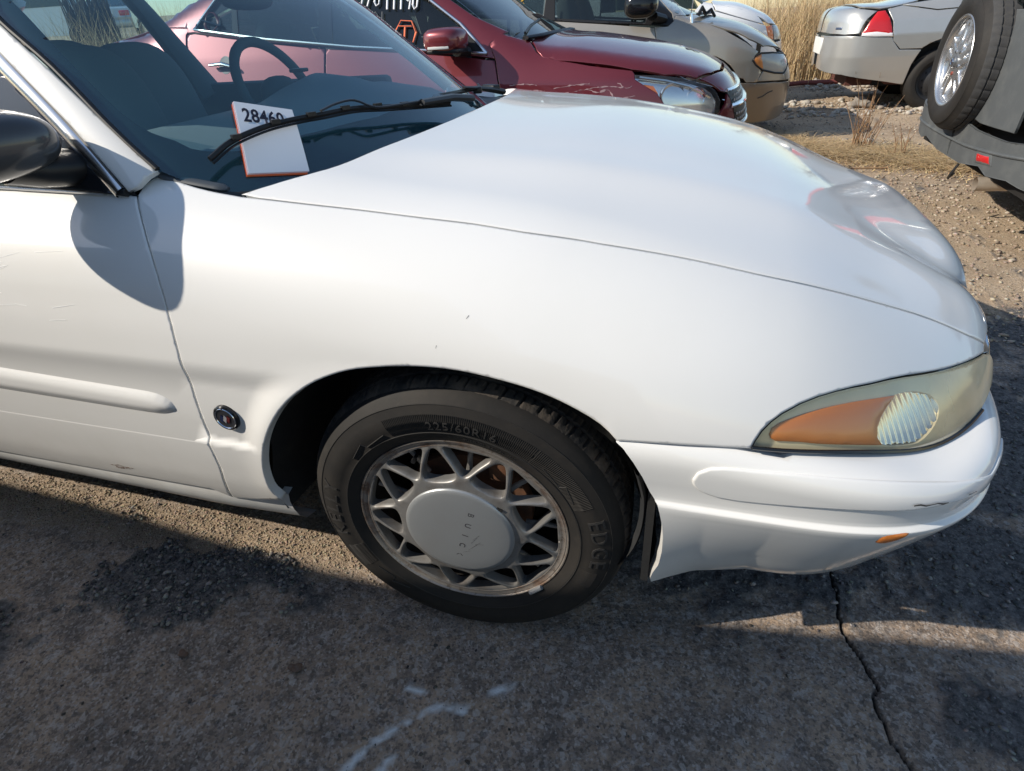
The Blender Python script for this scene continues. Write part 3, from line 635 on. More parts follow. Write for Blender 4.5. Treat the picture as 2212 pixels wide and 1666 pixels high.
# ------------------------------------------------------------------ front right wheel
HUB = np.array([0, .043, .33]); ST = -.050
AX = np.array([math.cos(ST), -math.sin(ST), 0]); OUTN = np.array([-math.sin(ST), -math.cos(ST), 0]); UPZ = np.array([0, 0, 1.])
def wp(r, th, o):
    if r > .25: r, o = r + (r - .25) * .06, o + .004 * min(1, (r - .25) / .02)
    p = HUB + AX * (r * math.cos(th)) + UPZ * (r * math.sin(th)) + OUTN * o
    return (p[0], p[1], max(p[2], .0015))
wheel = MB()
def tyre_groove(r, th, o):
    return r
prof = [(.214, -.004), (.222, -.001), (.232, .006), (.245, .0105), (.246, .0115), (.2475, .0115), (.249, .0108), (.262, .0125), (.276, .0118), (.290, .0088), (.302, .003), (.3045, .0025), (.306, .001), (.316, -.007), (.324, -.016)]
tyre = MB().lathe(prof + [(.3255, -.019)], wp, 160).build('tyre', M_tyre, car, smooth=60)
# tread with grooves cut in
TO = [(-.018, .3255), (-.024, .330), (-.030, .3325), (-.036, .334), (-.046, .3352), (-.0465, .327), (-.0555, .327), (-.056, .3356), (-.085, .3362), (-.0855, .327), (-.0945, .327), (-.095, .3363), (-.125, .3363), (-.1255, .327), (-.1345, .327), (-.135, .336), (-.164, .335), (-.1645, .327), (-.1735, .327), (-.174, .334), (-.195, .329), (-.204, .322), (-.213, .30), (-.21, .26), (-.20, .214)]
SEG = 480
v = []; f = []; n_ = len(TO); rr_ = np.random.default_rng(3)
for k in range(SEG):
    th = 2 * math.pi * k / SEG; ph = k % 8; ch = rr_.random() * .0012
    for j, (o, r) in enumerate(TO):
        r2 = r
        if ph in (0,) and j in (1, 2, 3, 4): r2 = r - (.006 if j > 1 else .003)
        if ph == 4 and j in (3, 4): r2 = r - .003
        if ph in (2, 6) and 7 <= j <= 16: r2 = r - .0025
        if j < 3: r2 -= ch
        v.append(wp(r2, th + (o + .03) * .6, o))
for k in range(SEG):
    j2 = (k + 1) % SEG
    for j in range(n_ - 1): f.append((k * n_ + j, j2 * n_ + j, j2 * n_ + j + 1, k * n_ + j + 1))
MB().add(v, f).build('tread', M_tread, tyre, smooth=25)
def side_off(r): return float(np.interp(r, [p[0] for p in prof], [p[1] for p in prof]))
def arc_text(txt, size, r0, th0, name, spacing=1.0, squash=1.0, h=.0016):
    me = text_mesh(txt, size, spacing=spacing); bm = bmesh.new(); bm.from_mesh(me); bpy.data.meshes.remove(me)
    bmesh.ops.triangulate(bm, faces=bm.faces[:])
    bmesh.ops.subdivide_edges(bm, edges=[e for e in bm.edges if e.calc_length() > size * .5], cuts=1)
    ext = bmesh.ops.extrude_face_region(bm, geom=bm.faces[:]); top = {g for g in ext['geom'] if isinstance(g, bmesh.types.BMVert)}
    for vv in bm.verts:
        r = r0 + vv.co.y; th = th0 - vv.co.x * squash / r0
        vv.co = Vector(wp(r, th, side_off(r) + (h if vv in top else -.0008)))
    bmesh.ops.recalc_face_normals(bm, faces=bm.faces[:])
    m2 = bpy.data.meshes.new(name); bm.to_mesh(m2); bm.free(); return link(name, m2, M_letter, tyre)
arc_text('225/60R16', .026, .264, R(83), 'tyre_lettering', 1.12, 1.05)
arc_text('KELLY', .042, .281, R(177), 'tyre_lettering', 1.25, 1.15)
arc_text('EDGE', .042, .281, R(2), 'tyre_lettering', 1.25, 1.1)
arc_text('TUBELESS  RADIAL  M+S', .0085, .2365, R(70), 'tyre_lettering', 1.15, 1.0, .0008)
# fine ribbed bands and lightning flashes on the sidewall
rb = MB()
for a0, a1 in ((54, 116), (22, 54), (-24, -14), (200, 214)):
    for k in range(int((a1 - a0) / .75)):
        th = R(a0 + k * .75); q = []
        for r in (.252, .270, .288): q += [wp(r, th - .0022, side_off(r) - .0004), wp(r, th, side_off(r) + .0013), wp(r, th + .0022, side_off(r) - .0004)]
        rb.add(q, [(0, 1, 4, 3), (1, 2, 5, 4), (3, 4, 7, 6), (4, 5, 8, 7)])
tag(rb.build('sidewall_ribs', M_tyre, tyre, smooth=0), kind='stuff')
fl2 = MB()
for path in ([(.262, 118), (.256, 130), (.268, 131), (.259, 141)], [(.262, 47), (.256, 36), (.268, 35), (.259, 26)], [(.262, 216), (.256, 226), (.268, 227), (.259, 236)]):
    fl2.tube([wp(r, R(a), side_off(r) + .0006) for r, a in path], .0011, 6)
fl2.tube([wp(.2480, R(a), side_off(.248) + .0003) for a in np.linspace(0, 358, 120)], .0009, 5, closed=True)
fl2.tube([wp(.3045, R(a), side_off(.3045) + .0003) for a in np.linspace(0, 358, 120)], .0008, 5, closed=True)
fl2.build('sidewall_moulding', M_letter, tyre)
# rim
rim = MB().lathe([(.2135, -.010), (.2165, -.002), (.2205, .0025), (.2225, .0025), (.2225, -.001), (.219, .0), (.2165, .0005), (.2135, -.002), (.2095, -.003), (.2065, -.002), (.2045, -.004)], wp, 128).build('rim', M_rimlip, car)
pol = lambda r, a: (r * math.cos(R(a)), r * math.sin(R(a)))
holes = []
for k in range(9):
    a = 101 + 40 * k
    holes.append(chaik([pol(.130, a - 9), pol(.131, a + 9), pol(.143, a + 15.4), pol(.168, a + 9.4), pol(.199, a + 2.4), pol(.201, a - 2.4), pol(.168, a - 9.4), pol(.143, a - 15.4)]))
    a += 20
    holes.append(chaik([pol(.145, a - 2.4), pol(.145, a + 2.4), pol(.172, a + 8.6), pol(.199, a + 14.2), pol(.2045, a + 12), pol(.2045, a - 12), pol(.199, a - 14.2), pol(.172, a - 8.6)]))
outer = [pol(.2095, a) for a in np.linspace(0, 360, 120, endpoint=False)]; cap_h = [pol(.114, a) for a in np.linspace(0, 360, 60, endpoint=False)]
V2, T2, loops = tri2d(outer, holes + [cap_h], .012, .007, extra_ring=.0026)
dome = lambda r: .020 * (1 - (min(max(r - .10, 0) / .11, 1)) ** 1.6) - .004
V2 = np.array(V2); dh = np.full(len(V2), 1e9)
for h in holes: dh = np.minimum(dh, dpoly(V2, h))
v = []
for (x, y), d_ in zip(V2, dh):
    r = math.hypot(x, y); rnd = .0020 * (1 - math.sqrt(max(0, 1 - (1 - min(d_ / .0028, 1)) ** 2)))
    v.append(wp(r, math.atan2(y, x), dome(r) - rnd))
f = [tuple(int(i) for i in t) for t in T2]
for l in loops[1:-1]:
    m = len(l); a = len(v)
    for lev in (.009, .020):
        for i in l:
            x, y = V2[i]; c_ = V2[l].mean(0); q = c_ + (np.array((x, y)) - c_) * (1 - lev * 1.0); r = math.hypot(*q)
            v.append(wp(r, math.atan2(q[1], q[0]), dome(math.hypot(x, y)) - .003 - lev))
    for i in range(m):
        j = (i + 1) % m
        f.append((l[i], l[j], a + j, a + i)); f.append((a + i, a + j, a + m + j, a + m + i))
MB().add(v, f).build('spokes', M_alloy, rim, smooth=48)
MB().lathe([(.206, -.004), (.203, -.03), (.196, -.06), (.190, -.12), (.185, -.19), (.11, -.195), (.02, -.18)], wp, 72).build('wheel_barrel', M_wheelin, rim)
MB().lathe([(.02, -.062), (.135, -.062), (.137, -.066), (.137, -.085), (.02, -.088)], wp, 60).build('brake_disc', M_rust, rim)
for a in range(0, 9):
    th = R(101 + 20 + 40 * a); cb = MB().tube([wp(.196, th, -.028), wp(.165, th, -.032), wp(.130, th, -.030)], [.005, .0055, .007], 8); cb.build('rib', M_alloy, rim)
q = wp(.150, R(58), -.056); MB().box(q, (.05, .03, .07), bevel=.008).build('brake_caliper', M_rust, rim)
q0 = wp(.178, R(118), -.030); MB().tube([wp(.178, R(118), -.04), wp(.178, R(118), -.012)], [.004, .0038], 8).tube([wp(.178, R(118), -.012), wp(.178, R(118), -.002)], [.0052, .0048], 8).build('valve', M_black, rim)
cap = MB().lathe([(.0, .0262), (.05, .0258), (.085, .0238), (.105, .0215), (.1135, .0195), (.1155, .0165), (.1158, .010)], wp, 96).build('centre_cap', M_cap, rim, smooth=50)
nb = MB(); nb.box(wp(.1175, R(40), .0155), (.012, .004, .006), Matrix.Rotation(.5, 3, 'Y')); nb.build('cap_slot', M_dark, cap)
# lettering of the cap, running along a radius
for k, ch in enumerate('BUICK'):
    me = text_mesh(ch, .018, extrude=.0002, fat=.0003); th = R(-110); r = -.066 + .0305 * k
    for vv in me.vertices:
        x, y = vv.co.x, vv.co.y
        # letters stand along the line from upper right to lower left
        e_a = np.array((math.cos(R(-107)), math.sin(R(-107)))); e_b = np.array((-e_a[1], e_a[0]))
        q2 = np.array((.013, -.004)) + e_a * r + e_a * x + e_b * y
        vv.co = Vector(wp(math.hypot(*q2), math.atan2(q2[1], q2[0]), .0265 - .0040 * (math.hypot(*q2) / .1) ** 2 + vv.co.z))
    link('cap_lettering', me, mat('cap_print_%s' % ch, (.06, .06, .065), rough=.5) if k == 0 else bpy.data.materials['cap_print_B'], cap)
sc_ = MB()
for (x0, y0, x1, y1) in ((.030, -.010, .046, .006), (.026, -.020, .040, -.002), (.018, -.042, .046, -.014), (.034, -.022, .052, -.020), (.006, -.050, .022, -.044)):
    p0 = np.array((x0, y0)); p1 = np.array((x1, y1)); L_ = [p0 + (p1 - p0) * t for t in np.linspace(0, 1, 8)]; nn2 = np.array((-(p1 - p0)[1], (p1 - p0)[0])); nn2 /= np.linalg.norm(nn2)
    v = []
    for i, q2 in enumerate(L_):
        w_ = .00038 * (.2 + RNG.random())
        for s_ in (-1, 1):
            z2 = q2 + nn2 * w_ * s_; rr0 = math.hypot(*z2); v.append(wp(rr0, math.atan2(z2[1], z2[0]), float(np.interp(rr0, [0, .05, .085, .105], [.0266, .0262, .0242, .0219]))))
    sc_.add(v, [(2 * i, 2 * i + 1, 2 * i + 3, 2 * i + 2) for i in range(7)])
sc_.build('cap_scratch', M_scratch, cap, smooth=0)
wt = MB(); pr_ = [wp(.2235, R(a), .004) for a in (-52, -49, -46, -43)]
wt.tube(pr_, .0065, 8, flat=.8); wt.build('balance_weight', mat('lead', (.33, .34, .35), rough=.55, metal=.4), rim)
# the wheels that are hidden from here
for (x, y, s) in ((0, 1.80, 1), (-2.85, .06, -1), (-2.85, 1.80, 1)):
    fnw = lambda r, th, o, x=x, y=y, s=s: (x + r * math.cos(th), y + s * o, max(.33 + r * math.sin(th), .0015))
    t_ = MB().lathe([(.05, .004), (.12, .01), (.20, -.004), (.214, .0), (.232, .006), (.262, .0125), (.290, .0088), (.316, -.007), (.334, -.03), (.334, -.19), (.30, -.213), (.05, -.2)], fnw, 64).build('wheel', M_tyre, car)

# ------------------------------------------------------------------ roof, glass, mirror, wipers, cabin
def gl(z, w):   # windscreen edge helpers
    xe = -.566 - 1.318 * (z - 1.0); return xe
roof_o = [(-1.02, .40), (-1.0, .93), (-1.02, 1.46), (-1.6, 1.56), (-2.4, 1.50), (-2.75, .93), (-2.4, .36), (-1.6, .30)]
panel('roof', F_glass, [(x, y, 1.4) for x, y in curve(roof_o + roof_o[:1], .05)[:-1]], (.12, 0, -1), M_white, car, step=.06, edge=.04, s=(-2.2, -1.0))
GD = (-.45, .78, -.43)
# front pillar between windscreen and door glass
pl = [(-1.10, .27, 1.38), (-.888, .210, 1.205), (-.740, .169, 1.083), (-.622, .132, .972), (-.609, .150, .973), (-.596, .170, .985), (-.577, .172, .998), (-.67, .184, 1.079), (-.775, .207, 1.165), (-.885, .232, 1.249), (-1.05, .28, 1.385)]
pillar = panel('front_pillar', F_glass, pl, GD, M_white, car, step=.014, edge=.012, gap=.0, lip=.01, off=.003)
mirrored(pillar, 'front_pillar', car, YC)
# windscreen with its black border
wo = D_ws_out[:5]; base = curve(D_ws_out[4:], .02)
bot = [(-.44, .235, .940), (-.37, .33, .945), (-.30, .50, .955), (-.255, .72, .965), (-.245, .93, .968)]
top_ = [(-1.06, .34, 1.385), (-1.0, .6, 1.40), (-.975, .93, 1.405)]
wr = list(reversed(curve(wo, .03))); half_w = wr and list(reversed(wr))
left_edge = [(-1.06, .305, 1.39)] + curve(wo, .03) + base[1:] + bot[0:]
full = left_edge + [m_(p) for p in reversed(left_edge)][1:] + [(-.99, 1.3, 1.41), (-.96, .93, 1.415), (-.99, .56, 1.41)]
WD = (-.62, 0, -.78)
wscreen = panel('windscreen', F_glass, full, WD, M_ws, car, step=.04, edge=.03, s=(-1.6, .6), gap=0, lip=0, soft=0)
inner = [(-.985, .36, 1.36)] + curve(D_ws_frit, .02) + [(-.46, .36, 1.018), (-.41, .48, 1.025), (-.36, .65, 1.028), (-.345, .93, 1.030)]
inner_full = inner + [m_(p) for p in reversed(inner)][1:] + [(-.93, .93, 1.375)]
M_frit = mat('black_frit', (.010, .012, .014), rough=.10, spec=.5)
panel('windscreen_border', F_glass, full, WD, M_frit, wscreen, step=.03, edge=.02, s=(-1.6, .6), gap=.001, lip=0, soft=0, off=-.0025, holes=[inner_full])
# trims along the pillar
sl = curve([(-1.0, .262, 1.36)] + D_ws_out[:5], .03); MB().tube([tuple(np.array(p) + np.array((.002, -.004, .003))) for p in sl], .0055, 8, flat=.8).build('screen_seal', M_rubber, car)
ch = [tuple((np.array(a) + np.array(b)) / 2) for a, b in zip(D_chrome_l, D_chrome_r)]
ch = [tuple(np.array(ch[0]) * 2 - np.array(ch[1]))] + ch
cl = [tuple(np.array(D_chrome_l[0]) * 2 - np.array(D_chrome_l[1]))] + D_chrome_l; cr = [tuple(np.array(D_chrome_r[0]) * 2 - np.array(D_chrome_r[1]))] + D_chrome_r
ctr = curve([tuple((np.array(a) + np.array(b)) / 2) for a, b in zip(cl, cr)], .03)
cP = np.array(ctr); cN = grad(F_glass, cP); v = []; f = []
cT = np.gradient(cP, axis=0); cW = np.cross(cT, cN); cW /= np.linalg.norm(cW, axis=1, keepdims=True)
wd_ = np.linspace(.016, .0125, len(cP))
for i in range(len(cP)):
    for k, (u_, h_) in enumerate(((-1, -.004), (-.92, .003), (-.5, .0062), (0, .0072), (.5, .0062), (.92, .003), (1, -.004))): v.append(tuple(cP[i] + cW[i] * wd_[i] * u_ + cN[i] * h_))
for i in range(len(cP) - 1):
    for k in range(6): f.append((i * 7 + k, i * 7 + k + 1, i * 7 + 8 + k, i * 7 + 7 + k))
MB().add(v, f).build('door_frame_trim', M_brushed, door)
pl2 = [tuple(np.array(D_pill_l[0]) * 2 - np.array(D_pill_l[1]))] + D_pill_l
gapb = curve(cr, .03) + list(reversed(curve([tuple(np.array(p) + np.array((.006, 0, 0))) for p in pl2], .03)))
panel('door_seal', F_glass, gapb, GD, M_rubber, door, step=.02, gap=0, off=-.004, lip=0, soft=0)
# side glass with the black mirror sail
tri = [tuple(np.array(p) + np.array((-.004, 0, 0))) for p in reversed(cl)] + [(-1.30, .16, 1.36), (-1.45, .15, .985), (-1.0, .15, .978), (-.66, .131, .966)]
sgl = panel('side_glass', F_glass, tri, (0, .93, -.36), M_sideglass, door, step=.05, gap=0, off=-.006, lip=0, soft=0)
sail = [tuple(np.array(p) + np.array((-.003, 0, .0))) for p in reversed(cl[1:])] + [(-.94, .197, 1.165), (-.94, .15, .975), (-.66, .131, .967)]
panel('mirror_sail', F_glass, sail, (0, .93, -.36), mat('sail_gloss', (.016, .018, .022), rough=.16, coat=.6), door, step=.03, gap=0, off=.002, lip=.008)
belt_p = [(-1.75, .146, .980), (-1.3, .146, .983), (-.98, .148, .981), (-.90, .146, .979), (-.684, .139, .975), (-.63, .133, .970)]
MB().tube(curve(belt_p, .04), .0075, 8).build('belt_seal', M_rubber, door)
MB().tube(curve([(p[0], p[1] - .006, p[2] - .006) for p in belt_p[:-1]], .04), .0045, 8).build('belt_trim', M_brushed, door)
# mirror
mir = MB(); ellipsoid(mir, (-.825, -.006, 1.071), (.088, .165, .059), 2.5, 44, 26, Matrix.Rotation(R(-40), 3, 'Z'))
mirror = mir.build('door_mirror', mat('mirror_shell', (.050, .052, .056), rough=.30, coat=.5, noise=(6, (.05, .05, .052), .5, .4, .7)), door, smooth=60)
MB().tube([(-.78, .04, 1.035), (-.775, .09, 1.02), (-.77, .16, 1.01)], [.045, .05, .06], 16, flat=.6).build('mirror_arm', M_black, mirror)
# cowl, seals
cw = MB(); v = []; f = []
A_ = [(-.415, .172, .956), (-.36, .205, .962), (-.29, .285, .970), (-.25, .41, .976), (-.225, .60, .980), (-.222, .93, .982)]
B_ = [(-.52, .192, .972), (-.46, .235, .955), (-.40, .32, .952), (-.33, .46, .955), (-.29, .66, .958), (-.28, .93, .960)]
for a, b in zip(curve(A_, .03), curve(B_, .0301)): pass
ca = np.array(curve(A_, .008)); cb_ = np.array(curve(B_, .008)); N_ = 40
pick = lambda c: np.array([c[int(round(i * (len(c) - 1) / (N_ - 1)))] for i in range(N_)])
ca, cb_ = pick(ca), pick(cb_)
for a, b in zip(ca, cb_):
    mid = (a + b) / 2 + np.array((0, 0, -.014)); v += [tuple(a + np.array((.03, 0, -.02))), tuple(a - np.array((0, 0, .012))), tuple(mid), tuple(b - np.array((0, 0, .004)))]
L_ = len(v); v += [m_(p) for p in v]
for s_ in (0, L_):
    for i in range(N_ - 1):
        for j in range(3): f.append((s_ + i * 4 + j, s_ + i * 4 + j + 1, s_ + i * 4 + 5 + j, s_ + i * 4 + 4 + j))
MB().add(v, f).build('cowl_panel', M_black, car)
cs = [(-.584, .181, .991), (-.545, .186, .981), (-.50, .190, .972), (-.455, .196, .963)]
MB().tube(curve(cs, .01), [.012] * 1 + [.013] * (len(curve(cs, .01)) - 2) + [.006], 12, flat=.55).build('cowl_seal', mat('cowl_rubber', (.055, .065, .075), rough=.5), car)
# wipers lying on the glass
def on_glass(L, off):
    P = np.array(L, float); return [tuple(p) for p in P + grad(F_glass, P) * off]
wip = MB(); bl_ = curve(D_blade, .012); bl_ += [(-.292, .90, .995)]
wip.tube(on_glass(bl_, .030), .0042, 6, flat=1.4).tube(on_glass([tuple(np.array(p) + np.array((.006, .0, -.004))) for p in bl_], .0255), .0026, 5)
for i in range(6, len(bl_) - 4, 7): wip.box(on_glass([bl_[i]], .036)[0], (.018, .012, .008), Matrix.Rotation(R(60), 3, 'Z'))
blade = wip.build('wiper_blade', M_black, car)
am = curve(D_arm[:6], .012) + [(-.318, .76, 1.004), (-.292, .90, .998), (-.268, .99, .985)]
MB().tube(on_glass(am, .042), [.0038] * (len(am) - 4) + [.006, .011, .014, .014], 8, flat=.7).build('wiper_arm', mat('wiper_paint', (.030, .032, .036), rough=.4), car)
w2 = [(-.36, .98, 1.018), (-.345, 1.10, 1.014), (-.345, 1.25, 1.008), (-.36, 1.38, 1.0), (-.40, 1.48, 1.0)]
MB().tube(on_glass(curve(w2, .02), .010), .005, 6, flat=1.4).tube(on_glass([(-.345, 1.17, 1.012), (-.335, 1.25, 1.002), (-.315, 1.36, .985), (-.295, 1.42, .972)], .022), [.006, .008, .013, .014], 8, flat=.7).box((-.318, 1.40, 1.005), (.07, .03, .02), Matrix.Rotation(R(-35), 3, 'Z'), .005).box((-.325, 1.28, 1.012), (.05, .03, .02), Matrix.Rotation(R(-70), 3, 'Z'), .005).build('wiper_arm', M_black, car)
# cabin
db = MB(); v = []; f = []
for i, y in enumerate(np.linspace(.17, 1.69, 40)):
    w_ = (y - .93) / .76; bowx = .22 * (1 - abs(w_) ** 2.2); hump = .060 * math.exp(-((y - 1.30) / .19) ** 2)
    for (x, z) in ((-.60 + bowx, .972), (-.67 + bowx * .8, 1.000), (-.78 + bowx * .6, 1.016), (-.87 + bowx * .3, 1.030 + hump * .7), (-.97 + bowx * .2, 1.028 + hump), (-1.04, 1.00 + hump * .9), (-1.06, .93), (-1.03, .80), (-1.0, .6)): v.append((x, y, z - .012 * abs(w_)))
for i in range(39):
    for j in range(8): f.append((i * 9 + j, i * 9 + j + 1, i * 9 + 10 + j, i * 9 + 9 + j))
dash = MB().add(v, f).build('dashboard', M_dash, car, smooth=50)
MB().box((-1.0, 1.30, 1.093), (.05, .05, .012), None, .004).build('dash_sensor', M_black, dash)
C0 = np.array((-1.10, 1.30, 1.02)); ex_ = np.array((0, 1., 0)); ey_ = np.array((-.42, 0, .91)) 
ring = [tuple(C0 + ex_ * (.185 * math.cos(t)) + ey_ * (.185 * math.sin(t))) for t in np.linspace(0, 2 * math.pi, 48, endpoint=False)]
sw = MB().tube(ring, .017, 10, closed=True)
for a in (200, 340, 270): sw.tube([tuple(C0 + ex_ * (r * math.cos(R(a))) + ey_ * (r * math.sin(R(a)))) for r in (.04, .17)], .016, 8, flat=.5)
ellipsoid(sw, C0, (.05, .085, .06), 2.4, 16, 10); sw.tube([tuple(C0), (-.98, 1.30, .95)], .035, 10)
sw.build('steering_wheel', M_interior, car)
def seat(y, x, h, w, name='front_seat'):
    m = MB(); ellipsoid(m, (x, y, .92), (.085, w, .30), 3.2, 24, 16, Matrix.Rotation(R(-14), 3, 'Y'))
    ellipsoid(m, (x - .10, y, h - .10), (.06, w * .62, .105), 3.0, 24, 14, Matrix.Rotation(R(-10), 3, 'Y')); ellipsoid(m, (x + .28, y, .62), (.27, w, .09), 3, 20, 10)
    return m.build(name, M_seat, car, smooth=60)
seat(.87, -1.46, 1.225, .21); seat(1.33, -1.72, 1.20, .22); seat(.93, -2.55, 1.12, .62, 'rear_seat')
# far side of the cabin, seen through the glass
mb = MB().box((-1.35, 1.70, .80), (1.0, .06, .48), None, .02).box((-2.25, 1.70, .82), (.80, .06, .50), None, .02); mb.build('door_trim', M_interior, car)
mb = MB(); mb.tube([(-1.76, 1.705, .98), (-1.82, 1.69, 1.10), (-1.92, 1.65, 1.30), (-1.97, 1.60, 1.42)], [.09, .075, .062, .06], 10, flat=.6); mb.build('centre_pillar', M_interior, car)
mb = MB().box((-1.9, .93, 1.425), (1.7, 1.25, .02)); mb.build('headliner', mat('headliner_cloth', (.12, .12, .115), rough=.9), car)
ellipsoid(MB(), (-.86, .93, 1.30), (.02, .11, .035), 3).build('inner_mirror', M_black, car)
# the rest of the shell (outside the picture, but it shades and mirrors)
rd = [(-1.755, .15, .975), (-1.755, .03, .310), (-2.45, .03, .310), (-2.48, .02, .5), (-2.60, .02, .65), (-2.85, .02, .73), (-3.1, .02, .65), (-3.22, .02, .5), (-3.24, .03, .35), (-3.95, .03, .35), (-3.98, .10, .85), (-3.6, .15, .975)]
q_ = panel('rear_side', F_main, rd, (0, .9, -.42), M_white, car, step=.05, edge=.04); mirrored(q_, 'rear_side', car, YC)
d_ = panel('front_door', F_main, do, (0, .9, -.42), M_white, car, step=.06, edge=.05); mirrored(d_, 'front_door', car, YC)
MB().box((-3.55, .93, .93), (.80, 1.55, .07), None, .03).box((-3.96, .93, .62), (.10, 1.72, .55), None, .04).build('boot_lid', M_white, car)
rg = [(-2.62, .42, 1.36), (-2.9, .38, 1.22), (-3.2, .30, .99), (-3.2, 1.56, .99), (-2.9, 1.48, 1.22), (-2.62, 1.44, 1.36)]
MB().add(rg, [(0, 1, 2, 3, 4, 5)]).build('rear_screen', M_sideglass, car, smooth=0)
MB().tube([(-2.5, .32, 1.39), (-2.9, .27, 1.2), (-3.25, .18, .97)], .05, 8, flat=.5).build('rear_pillar', M_white, car)
MB().tube([(-2.5, 1.54, 1.39), (-2.9, 1.59, 1.2), (-3.25, 1.68, .97)], .05, 8, flat=.5).build('rear_pillar', M_white, car)
# ---- the paper slips tucked under the wiper
cp = np.array(D_card); cn = grad(F_glass, cp).mean(0); cn /= np.linalg.norm(cn)
tl, tr, br, bl2 = cp
tl = tl + cn * .016; tr = tr + cn * .020; br = br + cn * .006; bl2 = bl2 + cn * .006
card = thing('paper_slip_stack', tuple(cp.mean(0)), 'stack of paper slips printed 28460 under the wiper of the white sedan', 'paper')
M_paper = mat('paper_white', (.80, .81, .83), rough=.65); M_orange = mat('paper_orange', (.75, .13, .03), rough=.6); M_pink = mat('paper_pink', (.80, .36, .36), rough=.6)
ux = (tr - tl) / np.linalg.norm(tr - tl); uy = (bl2 - tl) / np.linalg.norm(bl2 - tl)
def slip(k, m):
    o_ = -cn * .0007 * k - ux * .0010 * k + uy * (.0006 * k + (.003 if k > 3 else 0))
    g = MB(); n_ = 8; v = []
    for j in range(n_ + 1):
        for i in range(n_ + 1):
            a, b = i / n_, j / n_; p = (tl * (1 - a) + tr * a) * (1 - b) + (bl2 * (1 - a) + br * a) * b + o_ + cn * (.003 * math.sin(math.pi * b)); v.append(p)
    nn_ = len(v); v += [p - cn * .0005 for p in v]
    f = []
    for j in range(n_):
        for i in range(n_):
            a = j * (n_ + 1) + i; f += [(a, a + 1, a + n_ + 2, a + n_ + 1), (nn_ + a, nn_ + a + n_ + 1, nn_ + a + n_ + 2, nn_ + a + 1)]
    ed = [i for i in range(n_)] + [i * (n_ + 1) + n_ for i in range(n_)] + [n_ * (n_ + 1) + n_ - i for i in range(n_)] + [(n_ - i) * (n_ + 1) for i in range(n_)]
    for i in range(len(ed)): a, b = ed[i], ed[(i + 1) % len(ed)]; f.append((a, b, nn_ + b, nn_ + a))
    return g.add(v, f).build('paper_slip', m, card, smooth=30)
slips = [slip(0, M_paper), slip(1, M_paper), slip(2, M_pink), slip(3, M_paper), slip(4, M_orange), slip(5, M_orange)]
me = text_mesh('28460', .050, spacing=1.04, fat=.0011)
W_ = np.linalg.norm(tr - tl); H_ = np.linalg.norm(bl2 - tl)
for vv in me.vertices:
    a = .45 + vv.co.x * .62 / W_; b = .205 - vv.co.y / H_
    p = (tl * (1 - a) + tr * a) * (1 - b) + (bl2 * (1 - a) + br * a) * b + cn * (.003 * math.sin(math.pi * b) + .0008); vv.co = Vector(p)
link('number_print', me, mat('print_ink', (.012, .014, .03), rough=.6), slips[0])

# ------------------------------------------------------------------ ground
def vnoise(x, y, sc, seed):
    rr = np.random.default_rng(seed); G = rr.random((256, 256)); u = x * sc; v = y * sc; i = np.floor(u).astype(int); j = np.floor(v).astype(int)
    a = u - i; b = v - j; a = a * a * (3 - 2 * a); b = b * b * (3 - 2 * b); g = lambda p, q: G[p % 256, q % 256]
    return (g(i, j) * (1 - a) + g(i + 1, j) * a) * (1 - b) + (g(i, j + 1) * (1 - a) + g(i + 1, j + 1) * a) * b - .5
def fbm(x, y, sc, seed, n=4):
    t = 0; a = 1
    for k in range(n): t = t + a * vnoise(x, y, sc * 2 ** k, seed + k); a *= .5
    return t
BLOBS = [(-.80, -.03, .22, .13), (-.66, .06, .18, .07), (1.25, .50, .42, .20), (1.55, .95, .55, .50), (2.1, 1.4, .7, .7), (1.05, .08, .16, .10), (-1.35, -.30, .3, .1), (.55, .55, .5, .25)]
def asphalt_mask(x, y):
    m = np.zeros_like(x)
    for cx, cy, rx, ry in BLOBS:
        d = np.sqrt(((x - cx) / rx) ** 2 + ((y - cy) / ry) ** 2); m = np.maximum(m, 1.35 - d)
    m = m + .8 * fbm(x, y, 6, 20, 4) + .55 * fbm(x, y, 30, 24, 3)
    return np.clip((m - .36) / .16, 0, 1)
def sand_mask(x, y):
    """loose tan grit: along the sill line and everywhere beyond the slab"""
    m = np.clip((y - 1.6) / .5 + .0 + 1.2 * fbm(x, y, 1.5, 40, 3), 0, 1)
    e = np.clip(1 - np.abs(y - (.16 + .02 * x)) / .11, 0, 1) * np.clip((-.15 - x) / .3, 0, 1) * 1.4
    return np.clip(np.maximum(m, e + .5 * fbm(x, y, 9, 60, 3) * (e > 0)), 0, 1)
CHALK = [[(-.16, -.35), (-.12, -.27), (-.08, -.22), (-.05, -.19), (-.01, -.162), (.04, -.158)], [(.085, -.105), (.125, -.082)], [(-.095, -.138), (-.06, -.142)], [(-.08, -.31), (-.065, -.275)]]
def height(x, y):
    h = .006 * fbm(x, y, 2.2, 1) + .0032 * fbm(x, y, 11, 5, 3) + .0022 * fbm(x, y, 45, 9, 3)
    a = asphalt_mask(x, y); h = h + a * (.004 + .010 * np.abs(fbm(x, y, 38, 12, 3)))
    s = sand_mask(x, y); h = h + s * (.004 * fbm(x, y, 30, 30, 3)) + np.clip((y - 2.4) / 3, 0, 1) * .05 * fbm(x, y, .9, 33, 3)
    return h * np.clip((30 - np.hypot(x, y)) / 20, 0, 1) + bank(x, y)
def bank(x, y):
    """the yard climbs gently towards the far left"""
    d = np.hypot(x, y); return .055 * np.clip(d - 6, 0, 60) * np.clip((-x - .35 * y - .5) / 3, 0, 1) * (y > -2)
